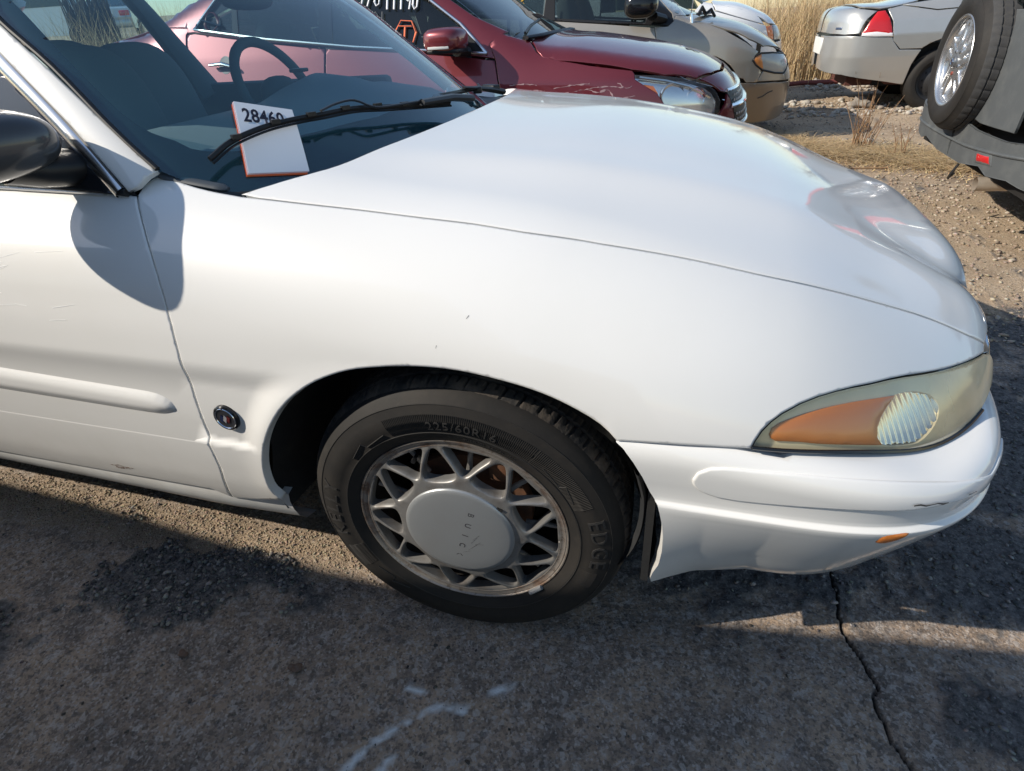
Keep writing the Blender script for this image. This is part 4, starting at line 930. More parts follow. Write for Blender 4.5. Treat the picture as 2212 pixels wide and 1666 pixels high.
def crack_d(x, y):
    P = CRACK; d = np.full_like(x, 9.)
    for (a, b) in zip(P[:-1], P[1:]):
        a = np.array(a); b = np.array(b); ab = b - a; t = np.clip(((x - a[0]) * ab[0] + (y - a[1]) * ab[1]) / (ab @ ab), 0, 1)
        d = np.minimum(d, np.hypot(x - a[0] - t * ab[0], y - a[1] - t * ab[1]))
    return d
base_c = [(.83, .62), (.83, .50), (.82, .40), (.81, .37), (.815, .31), (.81, .26), (.82, .2), (.835, .17), (.85, .12), (.86, .105), (.845, .08), (.85, .04), (.86, -.01), (.885, -.06), (.90, -.15), (.95, -.30)]
CRACK = [];
for p in curve(base_c, .012): CRACK.append((p[0] + RNG.normal(0, .0022), p[1] + RNG.normal(0, .001)))
def ground_mat():
    m = bpy.data.materials.new('worn_slab_and_grit'); n, l = nodes(m); b = n['Principled BSDF']; b.inputs['Roughness'].default_value = .9; b.inputs['Specular IOR Level'].default_value = .25
    tc = n.new('ShaderNodeTexCoord')
    def no(sc, det=6, ro=.6):
        t = n.new('ShaderNodeTexNoise'); t.inputs['Scale'].default_value = sc; t.inputs['Detail'].default_value = det; t.inputs['Roughness'].default_value = ro
        l.new(tc.outputs['Object'], t.inputs['Vector']); return t.outputs['Fac']
    def rng(s, lo, hi, a=0., z=1.):
        r = n.new('ShaderNodeMapRange'); r.inputs['From Min'].default_value = lo; r.inputs['From Max'].default_value = hi; r.inputs['To Min'].default_value = a; r.inputs['To Max'].default_value = z
        l.new(s, r.inputs['Value']); return r.outputs[0]
    def mix(f, a, c, mode='MIX'):
        x = n.new('ShaderNodeMix'); x.data_type = 'RGBA'; x.blend_type = mode
        if isinstance(f, float): x.inputs['Factor'].default_value = f
        else: l.new(f, x.inputs['Factor'])
        for s, k in ((a, 'A'), (c, 'B')):
            if isinstance(s, tuple): x.inputs[k].default_value = (*s, 1)
            else: l.new(s, x.inputs[k])
        return x.outputs['Result']
    att = lambda k: (lambda a: (setattr(a, 'attribute_name', k), a.outputs['Fac'])[1])(n.new('ShaderNodeAttribute'))
    c = mix(rng(no(2.3), .38, .62), (.45, .325, .225), (.62, .455, .315))
    c = mix(rng(no(6, 8, .72), .45, .60), c, (.27, .215, .17)); c = mix(rng(no(13, 7, .75), .52, .64, 0, .7), c, (.66, .50, .38))
    c = mix(rng(no(34, 5, .7), .53, .64, 0, .8), c, (.66, .57, .49)); c = mix(rng(no(26, 5, .7), .55, .66, 0, .75), c, (.16, .135, .115))
    c = mix(rng(no(70, 4, .7), .57, .66, 0, .5), c, (.075, .065, .058))
    c = mix(rng(no(150, 3, .6), .58, .68, 0, .7), c, (.44, .40, .36))
    vo = n.new('ShaderNodeTexVoronoi'); vo.inputs['Scale'].default_value = 210; l.new(tc.outputs['Object'], vo.inputs['Vector'])
    vs_ = n.new('ShaderNodeSeparateColor'); l.new(vo.outputs['Color'], vs_.inputs[0])
    vo2 = n.new('ShaderNodeTexVoronoi'); vo2.inputs['Scale'].default_value = 95; l.new(tc.outputs['Object'], vo2.inputs['Vector'])
    vs2 = n.new('ShaderNodeSeparateColor'); l.new(vo2.outputs['Color'], vs2.inputs[0])
    c = mix(rng(vs_.outputs[0], .60, .95, 0, .55), c, (.10, .085, .072)); c = mix(rng(vs_.outputs[1], .78, .98, 0, .60), c, (.72, .63, .54)); c = mix(rng(vs2.outputs[0], .82, .97, 0, .55), c, (.12, .10, .088)); c = mix(rng(vs2.outputs[2], .90, .99, 0, .6), c, (.64, .56, .48))
    c = mix(1.0, c, (.80, .815, .85), 'MULTIPLY')
    # grit
    g = mix(rng(no(5), .35, .65), (.44, .325, .215), (.53, .41, .285)); g = mix(rng(no(1.1, 6, .65), .52, .64, 0, .75), g, (.21, .155, .11)); g = mix(rng(no(90, 4, .7), .5, .66, 0, .8), g, (.27, .20, .14)); g = mix(rng(vs_.outputs[2], .6, .95, 0, .6), g, (.24, .175, .12)); g = mix(rng(no(55, 4, .7), .56, .66, 0, .8), g, (.62, .53, .42))
    c = mix(att('grit'), c, g)
    a = mix(rng(no(60, 5, .7), .40, .62), (.085, .080, .076), (.22, .20, .185)); a = mix(rng(no(130, 3, .6), .58, .66, 0, .6), a, (.34, .32, .29))
    c = mix(att('tar'), c, a)
    c = mix(att('chalk'), c, (.80, .83, .84)); c = mix(att('crack'), c, (.010, .009, .008))
    l.new(c, b.inputs['Base Color'])
    bn = n.new('ShaderNodeBump'); bn.inputs['Strength'].default_value = 1.0; bn.inputs['Distance'].default_value = .009
    add = n.new('ShaderNodeMath'); add.operation = 'ADD'; l.new(no(110, 6, .7), add.inputs[0]); l.new(no(28, 6, .65), add.inputs[1]); l.new(add.outputs[0], bn.inputs['Height']); l.new(bn.outputs[0], b.inputs['Normal'])
    return m
M_ground = ground_mat()
def axis(a, b, lo, hi, fine, g=1.12):
    c = list(np.arange(lo, hi + 1e-6, fine)); s = fine; x = lo
    while x > a: s *= g; x -= s; c.insert(0, x)
    s = fine; x = c[-1]
    while x < b: s *= g; x += s; c.append(x)
    return np.array(c)
gx = axis(-60, 60, -1.9, 2.0, .0105); gx = np.sort(np.concatenate([gx[(gx < .775) | (gx > .945)], np.arange(.776, .944, .0032)])); gy = axis(-40, 140, -.56, 1.0, .0095, 1.045)
GX, GY = np.meshgrid(gx, gy); fx, fy = GX.ravel(), GY.ravel()
H = height(fx, fy)
cd = crack_d(fx, fy); near = (fy < .7) & (fy > -.5)
crk = np.where(near, np.clip(1 - cd / (.0042 + .002 * vnoise(fx, fy, 40, 3)), 0, 1), 0); H = H - crk * .014
nx_, ny_ = len(gx), len(gy)
idx = np.arange(nx_ * ny_).reshape(ny_, nx_)
quads = np.stack([idx[:-1, :-1], idx[:-1, 1:], idx[1:, 1:], idx[1:, :-1]], -1).reshape(-1, 4)
me = bpy.data.meshes.new('ground'); me.vertices.add(nx_ * ny_); me.vertices.foreach_set('co', np.stack([fx, fy, H], 1).ravel())
me.loops.add(quads.size); me.loops.foreach_set('vertex_index', quads.ravel()); me.polygons.add(len(quads)); me.polygons.foreach_set('loop_start', np.arange(0, quads.size, 4)); me.polygons.foreach_set('loop_total', np.full(len(quads), 4)); me.update(); me.validate(); me.shade_smooth()
chk = np.zeros_like(fx)
for L in CHALK:
    for a, b in zip(L[:-1], L[1:]):
        a = np.array(a); b = np.array(b); ab = b - a; t = np.clip(((fx - a[0]) * ab[0] + (fy - a[1]) * ab[1]) / (ab @ ab), 0, 1)
        chk = np.maximum(chk, np.clip(1.6 - np.hypot(fx - a[0] - t * ab[0], fy - a[1] - t * ab[1]) / .0065, 0, 1))
chk = np.clip(chk * np.clip(.85 + 2.2 * fbm(fx, fy, 55, 70, 3), 0, 1), 0, 1)
for k, v_ in (('tar', asphalt_mask(fx, fy)), ('grit', sand_mask(fx, fy)), ('chalk', chk), ('crack', np.clip(crk * 1.6, 0, 1))):
    at = me.attributes.new(k, 'FLOAT', 'POINT'); at.data.foreach_set('value', v_.astype(np.float32))
ground = link('ground', me, M_ground); tag(ground, 'cracked concrete slab breaking up into tan gravel', kind='structure')
def hz(x, y): return height(np.array([float(x)]), np.array([float(y)]))[0]
# loose stones: one mesh per kind of litter
ICO = bmesh.new(); bmesh.ops.create_icosphere(ICO, subdivisions=1, radius=1); ICV = np.array([v.co[:] for v in ICO.verts]); ICF = np.array([[v.index for v in f.verts] for f in ICO.faces]); ICO.free()
def stones(name, label, XY, size, m, seed, sink=.25, flat=.65):
    rr = np.random.default_rng(seed); N = len(XY); sz = size(rr, N)
    J = 1 + rr.normal(0, .22, (N, 12, 1)); V = ICV[None] * J * sz[:, None, None] * np.stack([1 + rr.random(N) * .5, 1 - rr.random(N) * .3, np.full(N, flat)], 1)[:, None]
    a = rr.random(N) * 6.28; c, s = np.cos(a), np.sin(a); V = np.stack([V[..., 0] * c[:, None] - V[..., 1] * s[:, None], V[..., 0] * s[:, None] + V[..., 1] * c[:, None], V[..., 2]], -1)
    hh = height(XY[:, 0], XY[:, 1]); V += np.stack([XY[:, 0], XY[:, 1], hh + sz * (flat - sink)], 1)[:, None]
    F_ = (ICF[None] + np.arange(N)[:, None, None] * 12).reshape(-1, 3)
    me = bpy.data.meshes.new(name); me.vertices.add(N * 12); me.vertices.foreach_set('co', V.ravel()); me.loops.add(F_.size); me.loops.foreach_set('vertex_index', F_.ravel().astype(np.int32)); me.polygons.add(len(F_)); me.polygons.foreach_set('loop_start', np.arange(0, F_.size, 3)); me.polygons.foreach_set('loop_total', np.full(len(F_), 3)); me.update()
    return tag(link(name, me, m), label, None, None, 'stuff')
def stone_mat(name, cols):
    m = bpy.data.materials.new(name); n, l = nodes(m); b = n['Principled BSDF']; b.inputs['Roughness'].default_value = .85
    g = n.new('ShaderNodeNewGeometry'); cr = n.new('ShaderNodeValToRGB'); l.new(g.outputs['Random Per Island'], cr.inputs[0]); el = cr.color_ramp.elements
    el[0].color = (*cols[0], 1); el[1].color = (*cols[-1], 1)
    for i, c in enumerate(cols[1:-1]): e = el.new((i + 1) / (len(cols) - 1)); e.color = (*c, 1)
    tc = n.new('ShaderNodeTexCoord'); t = n.new('ShaderNodeTexNoise'); t.inputs['Scale'].default_value = 120; l.new(tc.outputs['Object'], t.inputs['Vector'])
    mx = n.new('ShaderNodeMix'); mx.data_type = 'RGBA'; mx.blend_type = 'MULTIPLY'; mx.inputs['Factor'].default_value = .5; l.new(cr.outputs[0], mx.inputs['A']); l.new(t.outputs['Color'], mx.inputs['B'])
    l.new(mx.outputs['Result'], b.inputs['Base Color']); return m
rs = np.random.default_rng(11)
def scatter(n, x0, x1, y0, y1, mask=None, p=1.0):
    q = np.stack([rs.uniform(x0, x1, n), rs.uniform(y0, y1, n)], 1)
    if mask is not None: q = q[rs.random(n) < mask(q[:, 0], q[:, 1]) * p]
    return q
stones('grit', 'tan grit along the edge of the slab below the white car', np.vstack([scatter(26000, -1.9, .0, .02, .30, sand_mask)]), lambda r, n: .0009 + .0030 * r.random(n) ** 4, stone_mat('tan_grit', [(.30, .22, .15), (.46, .36, .25), (.58, .48, .36), (.40, .30, .21)]), 1)
stones('tar_crumbs', 'dark broken asphalt crumbs lying on the slab', np.vstack([scatter(12000, -1.2, -.45, -.25, .2, asphalt_mask, .4), scatter(34000, .4, 2.6, -.1, 1.9, asphalt_mask, .4)]), lambda r, n: .0014 + .0058 * r.random(n) ** 2.5, stone_mat('tar_chips', [(.06, .06, .06), (.13, .125, .12), (.22, .21, .195), (.40, .37, .33)]), 2)
stones('slab_crumbs', 'scattered small stones and dirt crumbs on the slab', scatter(5000, -1.7, 2.0, -.55, .9), lambda r, n: .0009 + .0040 * r.random(n) ** 6, stone_mat('mixed_crumbs', [(.05, .045, .04), (.16, .13, .11), (.30, .26, .22), (.06, .05, .04)]), 3)
stones('gravel', 'pale and tan gravel between the parked cars', np.vstack([scatter(26000, .9, 4.0, 1.7, 4.6), scatter(22000, .8, 5.5, 4.6, 11.5)]), lambda r, n: .0018 + .012 * r.random(n) ** 9, stone_mat('yard_gravel', [(.33, .25, .17), (.50, .40, .29), (.62, .54, .43), (.28, .22, .17), (.45, .33, .25)]), 4)
stones('cobble_bits', 'larger pale stones heaped near the silver sedan', np.vstack([scatter(500, 1.4, 4.4, 7.4, 8.6), scatter(500, 2.0, 4.5, 9.8, 11.2), scatter(60, 1.2, 2.6, 4.9, 6)]), lambda r, n: .015 + .035 * r.random(n) ** 3, stone_mat('pale_stone', [(.36, .30, .24), (.60, .55, .47), (.46, .38, .30)]), 5)
for (x, y, s, lab) in ((2.33, 8.05, .11, 'grey rock on the gravel near the silver sedan rear wheel'), (1.20, 4.95, .075, 'brown rock beside the straw behind the white bonnet'), (-.64, -.20, .010, 'rusty brown pebble on the slab, nearest the dark asphalt patch'), (-.36, -.165, .012, 'brown pebble on the slab below the front wheel')):
    bm = bmesh.new(); bmesh.ops.create_icosphere(bm, subdivisions=3, radius=s)
    for v in bm.verts:
        q = v.co / s; k = 1 + .35 * (math.sin(q.x * 3.1 + x * 9) * math.cos(q.y * 2.7 + s * 50) + .5 * math.sin(q.z * 5 + y)); v.co = Vector((v.co.x * 1.25 * k, v.co.y * .8 * k, v.co.z * .72 * k + s * .35))
    me = bpy.data.meshes.new('rock'); bm.to_mesh(me); bm.free(); me.shade_smooth()
    o = link('rock', me, mat('rock_%d' % int(x * 100 + 500), (.30, .27, .23) if s > .05 else (.13, .075, .05), rough=.9, noise=(25 / s * .05, (.16, .13, .11), .8, .4, .65), bump=(40, .6, .01))); o.location = (x, y, hz(x, y)); tag(o, lab, 'rock')
# ---------------------------------------------------------------- dry grass and weeds
def blades(name, label, roots, hgt, wid, lean, m, seed, seg=4, fl=0.0, kind='stuff'):
    rr = np.random.default_rng(seed); N = len(roots); h = hgt(rr, N); az = rr.random(N) * 6.28; ln = lean(rr, N); w = wid(rr, N); wa = rr.random(N) * 6.28
    T = np.linspace(0, 1, seg + 1); base = np.stack([roots[:, 0], roots[:, 1], height(roots[:, 0], roots[:, 1])], 1)
    hor = ln[:, None] * T[None] ** 1.7; ver = T[None] * np.sqrt(np.clip(1 - (ln[:, None] * T[None]) ** 2 * .6, .05, 1)) * (1 - fl)
    C_ = np.stack([np.cos(az)[:, None] * hor * h[:, None], np.sin(az)[:, None] * hor * h[:, None], ver * h[:, None]], -1) + base[:, None]
    wd = (w[:, None] * (1 - .85 * T[None]))[..., None] * np.stack([np.cos(wa), np.sin(wa), np.zeros(N)], 1)[:, None]
    V = np.stack([C_ - wd, C_ + wd], 2).reshape(N, -1, 3); nv = 2 * (seg + 1)
    F_ = np.array([[2 * i, 2 * i + 1, 2 * i + 3, 2 * i + 2] for i in range(seg)]); F_ = (F_[None] + np.arange(N)[:, None, None] * nv).reshape(-1, 4)
    me = bpy.data.meshes.new(name); me.vertices.add(N * nv); me.vertices.foreach_set('co', V.ravel()); me.loops.add(F_.size); me.loops.foreach_set('vertex_index', F_.ravel().astype(np.int32)); me.polygons.add(len(F_)); me.polygons.foreach_set('loop_start', np.arange(0, F_.size, 4)); me.polygons.foreach_set('loop_total', np.full(len(F_), 4)); me.update()
    o = link(name, me, m); return tag(o, label, None, None, kind) if kind else o
M_dry = stone_mat('dry_grass', [(.66, .47, .24), (.80, .62, .36), (.50, .33, .17), (.72, .54, .29)])
M_dry2 = stone_mat('dead_stem', [(.30, .17, .09), (.42, .26, .14), (.36, .22, .12)])
r5 = np.random.default_rng(5)
cl_ = np.stack([r5.uniform(1.2, 9, 110), r5.uniform(11.3, 18, 110)], 1); ci_ = r5.integers(0, 110, 9000)
rt = np.vstack([cl_[ci_] + r5.normal(0, .28, (9000, 2)), np.stack([r5.uniform(1.3, 9, 2500), r5.uniform(11.5, 19, 2500)], 1), np.stack([r5.normal(2.3, .5, 2500), r5.normal(12.3, .5, 2500)], 1), np.stack([r5.uniform(-14, -3, 5000), r5.uniform(8.5, 16, 5000)], 1)])
blades('tall_dry_grass', 'tall straw coloured dry grass standing behind the cars', rt, lambda r, n: .55 + 1.0 * r.random(n), lambda r, n: .004 + .004 * r.random(n), lambda r, n: .10 + .85 * r.random(n) ** 1.5, M_dry, 21, 5)
st_ = np.vstack([np.stack([r5.uniform(.9, 2.6, 8000), r5.normal(0, .24, 8000)], 1)]); st_[:, 1] += 5.75 - .60 * (st_[:, 0] - 1.1)
blades('straw_litter', 'flattened straw and dead grass lying on the gravel', st_, lambda r, n: .10 + .26 * r.random(n), lambda r, n: .0026 + .0026 * r.random(n), lambda r, n: .75 + .25 * r.random(n), M_dry, 22, 4, fl=.72)
for (x, y, n_, h0, lab) in ((1.86, 5.55, 26, .42, 'leafless tan weed tuft rising from the straw on the gravel'), (2.40, 7.9, 9, .62, 'thin reddish dead stems in front of the silver sedan bumper'), (2.1, 5.2, 6, .28, 'few thin dry stems at the right end of the straw')):
    w_ = thing('dead_weed', (x, y, hz(x, y)), lab, 'weed')
    mb = MB(); rw = random.Random(int(x * 100))
    for k in range(n_):
        a = rw.uniform(0, 6.28); ln = rw.uniform(.1, .55); h = h0 * rw.uniform(.5, 1.1); p0 = Vector((x + rw.gauss(0, .05), y + rw.gauss(0, .05), hz(x, y)))
        pts = [p0 + Vector((math.cos(a) * ln * h * t ** 1.4, math.sin(a) * ln * h * t ** 1.4, h * t)) for t in (0, .3, .6, 1)]
        mb.tube(pts, [.0045, .0036, .0026, .0012], 5, caps=False)
        for _ in range(2):
            t = rw.uniform(.4, .8); q = p0 + Vector((math.cos(a) * ln * h * t ** 1.4, math.sin(a) * ln * h * t ** 1.4, h * t)); b2 = a + rw.uniform(-1.4, 1.4)
            mb.tube([q, q + Vector((math.cos(b2) * .1 * h, math.sin(b2) * .1 * h, .22 * h))], [.002, .001], 4, caps=False)
    mb.build('stems', M_dry2, w_)
rod = MB().tube([(1.25, 10.2, .05), (1.95, 10.55, .06), (2.6, 10.62, .055), (3.2, 10.75, .05)], .035, 8).build('steel_bar', mat('rusty_bar', (.22, .06, .05), rough=.7)); tag(rod, 'rusty red steel bar lying on the gravel behind the beige minivan bumper', 'bar')
rod = MB().tube([(1.30, 4.62, .018), (1.6, 4.68, .02), (1.90, 4.72, .018)], .007, 6).build('stick', M_dry2); tag(rod, 'thin brown stick lying flat on the tan gravel by the straw', 'stick')

# ------------------------------------------------------------------ parked cars further back
def car_field(yc, hw, top, crown, tum, front, rear, r=.12, cp=2.4):
    """smooth body of a parked car that faces +x"""
    tx=[a for a,b in top]; tz=[b for a,b in top]; ux=[a for a,b in tum]; uz=[b for a,b in tum]
    def F(P,off=0.):
        x,w,z=P[:,0],P[:,1]-yc,P[:,2]
        zt=interp(x,tx,tz)-crown*(np.abs(w)/hw)**cp
        o=np.interp(z,ux,uz)
        f=plan(x,w,hw-o,front[0],front[1]-o*front[4],front[2],front[3])
        g=plan(-x,w,hw-o,-rear[0],-rear[1]-o*rear[4],rear[2],rear[3])
        return smax(smax((z-zt)*.8,f,r),g,.06)-off
    return F
F_mal=car_field(3.67,.92,[(-5,1.15),(-4.2,1.20),(-3.6,1.27),(-3.25,1.33),(-2.9,1.46),(-2.4,1.60),(-1.9,1.63),(-1.5,1.58),(-1.1,1.42),(-.75,1.22),(-.55,1.13),(-.30,1.095),(0,1.045),(.25,.99),(.42,.93),(.55,.85),(.65,.74),(.75,.6)],.085,[(.2,.05),(.4,.02),(.6,0),(.75,.0),(.9,.02),(1.0,.06),(1.1,.10),(1.3,.19),(1.5,.28)],(-.35,.68,2.6,3.0,.3),(-3.4,-4.0,3,4,.4))
F_van=car_field(6.62,.98,[(-4,1.6),(-2,1.75),(-.9,1.74),(-.5,1.55),(-.1,1.32),(.25,1.16),(.5,1.10),(.75,1.03),(.95,.93),(1.1,.82),(1.2,.70),(1.3,.55)],.10,[(.15,.10),(.3,.05),(.5,0),(.75,.0),(.95,.02),(1.1,.06),(1.3,.14),(1.6,.26)],(.1,1.27,2.4,3.0,.3),(-3.3,-3.7,4,5,.2))
F_wht=car_field(9.3,.92,[(-4,1.75),(-1,1.75),(-.4,1.62),(.1,1.38),(.45,1.26),(.75,1.22),(1.0,1.13),(1.2,1.02),(1.35,.85),(1.45,.7)],.08,[(.2,.06),(.5,0),(.85,.0),(1.0,.02),(1.2,.07),(1.6,.24)],(.3,1.42,2.6,3.0,.3),(-3.1,-3.5,4,5,.2))
F_imp=car_field(8.60,.92,[(1.6,.95),(1.85,1.07),(2.0,1.105),(2.4,1.115),(2.75,1.17),(3.3,1.38),(3.9,1.47),(5.2,1.42),(6.2,1.1),(7.0,.95),(7.4,.8)],.055,[(.15,.10),(.3,.05),(.45,.02),(.6,.0),(.8,.0),(.95,.03),(1.05,.08),(1.2,.16),(1.5,.30)],(6.3,7.2,3,4,.3),(2.35,1.79,2.6,3.4,.35))
F_crv=car_field(3.34,.88,[(1.2,.72),(1.80,1.62),(1.95,1.70),(2.5,1.72),(4.2,1.66),(4.9,1.2),(5.9,1.0),(6.2,.8)],.05,[(.25,.08),(.4,.03),(.6,0),(.95,.0),(1.1,.03),(1.3,.08),(1.6,.18)],(5.2,6.1,3,4,.2),(2.05,1.80,3.2,5,.32))

M_maroon = mat('maroon_paint', (.17, .022, .028), rough=.34, metal=.4, coat=1.0, noise=(2.5, (.20, .028, .034), .5, .4, .7))
M_beige = mat('beige_paint', (.40, .36, .30), rough=.36, metal=.45, coat=.8, noise=(2, (.34, .30, .25), .5, .4, .7))
M_tan = mat('tan_cladding', (.24, .195, .15), rough=.38, metal=.4, coat=.6, noise=(3, (.28, .22, .16), .6, .4, .7))
M_silver = mat('silver_paint', (.52, .52, .50), rough=.34, metal=.55, coat=.9, noise=(2, (.45, .44, .41), .5, .4, .7))
M_vanwhite = mat('van_white', (.78, .78, .78), rough=.35, coat=.8)
M_greyclad = mat('grey_cladding', (.085, .092, .095), rough=.6, noise=(9, (.15, .155, .15), .6, .45, .75), bump=(160, .2, .001))
M_greypaint = mat('grey_green_paint', (.13, .145, .145), rough=.3, metal=.5, coat=1)
M_glassdark = glass('tinted_glass', (.20, .26, .27), dark=.2, base=(.015, .02, .022))
M_clear = glass('clear_lens', (.93, .95, .95), dark=.05, base=(.55, .56, .55), rough=.03)
M_hazy = mat('hazed_lens', (.42, .43, .40), rough=.3, coat=.8, spec=.5, noise=(6, (.55, .52, .44), .6, .4, .7))
M_steel = mat('steel_wheel', (.045, .045, .047), rough=.55, metal=.5)
M_ivory = mat('pale_seat', (.30, .29, .27), rough=.85)
Z3 = lambda L: [(p[0], 0.0, p[1]) for p in L]
def sp(name, F, yc, hw, poly, m, par, step=.06, edge=None, mir=True, **k):
    k.setdefault('gap', .0008); o = panel(name, F, Z3(poly), (0, 1, 0), m, par, step=step, edge=edge or .03, s=(yc - hw - .4, yc - .05), **k)
    if mir: mirrored(o, name, par, yc)
    return o
def tp(name, F, yc, half, m, par, d=(-.35, 0, -.94), s=(-2.6, .4), step=.07, **k):
    """panel across the car: half outline from the near side to the middle, mirrored"""
    full = list(half) + [(p[0], 2 * yc - p[1], p[2]) for p in reversed(half) if abs(p[1] - yc) > .01]
    k.setdefault('gap', .0008); return panel(name, F, full, d, m, par, step=step, edge=.03, s=s, **k)
def on(F, L, off=.003, d=(0, 1, 0), s=None, yc=None):
    P = np.array(Z3(L), float); P[:, 1] = s; q, _ = march(F, P, np.repeat(np.array([d], float), len(P), 0), 0, 1.6, 120); return [tuple(p) for p in q + grad(F, q) * off]
def simple_wheel(x, y, s, r, par, spokes=0, rim_r=.21, m_rim=None, zc=None):
    zc = r if zc is None else zc; fnw = lambda rr, th, o: (x + rr * math.cos(th), y + s * o, max(zc + rr * math.sin(th), zc - r + .004))
    w = MB().lathe([(rim_r, -.01), (rim_r + .012, .006), (rim_r + .05, .013), (r - .045, .008), (r - .018, -.010), (r, -.035), (r, -.18), (r - .03, -.205), (rim_r, -.2)], fnw, 72).build('wheel', M_tyre, par)
    MB().lathe([(rim_r + .004, .002), (rim_r - .006, -.004), (rim_r - .02, -.03), (rim_r - .035, -.05), (.12, -.035), (.085, -.012), (.05, -.010), (0, -.008)], fnw, 48).build('rim', m_rim or M_steel, w)
    hb = MB()
    for k in range(12):
        a = 2 * math.pi * k / 12; hb.lathe([(0, .001), (.011, 0)], lambda rr, th, o, a=a: (x + .150 * math.cos(a) + rr * math.cos(th), y + s * (-.0405 + o), zc + .150 * math.sin(a) + rr * math.sin(th)), 8)
    hb.build('wheel_hole', M_dark, w)
    return w
def dark_inside(par, x0, x1, yc, hw, z0, z1, name='underbody'): MB().box(((x0 + x1) / 2, yc, (z0 + z1) / 2), (x1 - x0, 2 * hw, z1 - z0)).build(name, M_dark, par, smooth=0)
def arcp(cx, cz, r, a0, a1, n=16): return [(cx + r * math.cos(R(a)), cz + r * math.sin(R(a))) for a in np.linspace(a0, a1, n)]

# ---- maroon sedan next to the white one
mal = thing('maroon_sedan', (-1.6, 3.67, 0), 'maroon sedan with scraped front fender parked beside the white car, writing on its window', 'car')
yc, hw = 3.67, .92
fen = [(-.57, 1.09), (-.52, 1.04), (-.48, 1.015), (-.41, 1.0), (-.21, .963), (.02, .93), (.035, .915), (.04, .89), (.09, .86), (.16, .82), (.20, .77), (.22, .60), (.14, .55)] + arcp(-.22, .34, .37, 35, 178) + [(-.70, .32), (-.715, .60), (-.72, .88), (-.75, 1.01), (-.79, 1.09), (-.74, 1.14)]
fd = sp('fender', F_mal, yc, hw, fen, M_maroon, mal, .04)
bump = [(.04, .89), (.09, .86), (.16, .82), (.20, .77), (.22, .60), (.14, .55), (.16, .30), (.35, .24), (.52, .24)]
fas3 = [(.20, 2.82, .76), (.27, 2.84, .73), (.37, 2.89, .705), (.50, 3.00, .68), (.53, 3.04, .73), (.545, 3.06, .80), (.60, 3.3, .80), (.645, 3.67, .79), (.66, 3.67, .50), (.62, 3.67, .22), (.45, 3.1, .22), (.30, 2.9, .25), (.16, 2.80, .30), (.14, 2.79, .55), (.21, 2.8, .62)]
panel('front_bumper', F_mal, fas3, (-.62, .78, -.05), M_maroon, mal, step=.05, edge=.03, s=(.8, 3.6), mirror=yc, seam=yc)
hg = [(-.57, 2.97, 1.09), (-.52, 2.88, 1.04), (-.48, 2.85, 1.01), (-.41, 2.84, 1.0), (-.21, 2.835, .96), (.02, 2.835, .93), (.19, 2.86, .90), (.36, 2.94, .87), (.43, 3.06, .875), (.48, 3.25, .875), (.50, 3.67, .88)]
tp('bonnet', F_mal, yc, [(-.55, 3.67, 1.12), (-.56, 3.3, 1.115)] + hg, M_maroon, mal, step=.05)
nosep = [(.37, 2.95, .865), (.43, 3.05, .87), (.49, 3.25, .87), (.51, 3.67, .87), (.655, 3.67, .78), (.61, 3.3, .785), (.555, 3.08, .79), (.50, 3.02, .80), (.44, 2.99, .835)]
panel('nose_panel', F_mal, nosep, (-.6, .5, -.62), M_maroon, mal, step=.04, edge=.02, s=(-.6, 2.6), mirror=yc, seam=yc)
gr = MB(); grp = on(F_mal, [], 0) if 0 else None
for z_, r_ in ((.795, .013), (.715, .020), (.60, .010)):
    q = np.array([(1.2, y, z_) for y in np.linspace(3.06, 4.28, 24)]); p_, _ = march(F_mal, q, np.repeat(np.array([[-1., 0, 0]]), 24, 0), 0, 1.4, 120)
    MB().tube([tuple(v + np.array((.006, 0, 0))) for v in p_], r_, 8, flat=.7).build('grille_trim', M_chrome, mal)
q = [(1.2, y, z) for z in (.70, .79) for y in (3.08, 4.26)]
panel('grille', F_mal, [(.5, 3.06, .79), (.5, 4.28, .79), (.5, 4.25, .725), (.5, 3.09, .725)], (-1, 0, 0), M_black, mal, step=.03, s=(-1.2, 0), off=.003)
panel('lower_grille', F_mal, [(.5, 3.10, .70), (.5, 4.24, .70), (.5, 4.20, .61), (.5, 3.14, .61)], (-1, 0, 0), M_black, mal, step=.03, s=(-1.2, 0), off=.003)
mesh_ = MB()
for zz in (.635, .665, .74, .765):
    for k in range(30):
        q = np.array([(1.2, 3.12 + k * .038 + (.019 if zz in (.665, .765) else 0), zz)]); p_, _ = march(F_mal, q, np.array([[-1., 0, 0]]), 0, 1.4, 60); mesh_.box(tuple(p_[0] + np.array((.006, 0, 0))), (.008, .016, .012))
tag(mesh_.build('grille_mesh', M_brushed, mal, smooth=0), kind='stuff')
hd = [(.035, 2.82, .91), (.16, 2.85, .90), (.29, 2.89, .88), (.38, 2.93, .85), (.43, 2.97, .83), (.47, 2.99, .80), (.50, 3.0, .75), (.50, 3.0, .68), (.37, 2.89, .71), (.27, 2.84, .73), (.20, 2.82, .77), (.16, 2.81, .82), (.09, 2.80, .86), (.04, 2.81, .89)]
hl = panel('headlight', F_mal, hd, (-.5, .86, -.05), mat('lamp_chrome', (.78, .79, .80), rough=.18, metal=.85), mal, step=.03, edge=.02, off=-.035, gap=0, lip=0, soft=0)
inn = MB()
for (x, y, z, r) in ((.235, 2.885, .80, .058), (.36, 2.945, .775, .050)):
    fnb = lambda rr, th, o, x=x, y=y, z=z: (x + rr * math.cos(th) + o * .5, y + rr * math.cos(th) * .55 - o * .8, z + rr * math.sin(th))
    MB().lathe([(0, -.02), (r * .5, -.012), (r * .85, .004), (r, .012), (r * 1.08, .006)], fnb, 28).build('reflector', M_silver_refl, hl)
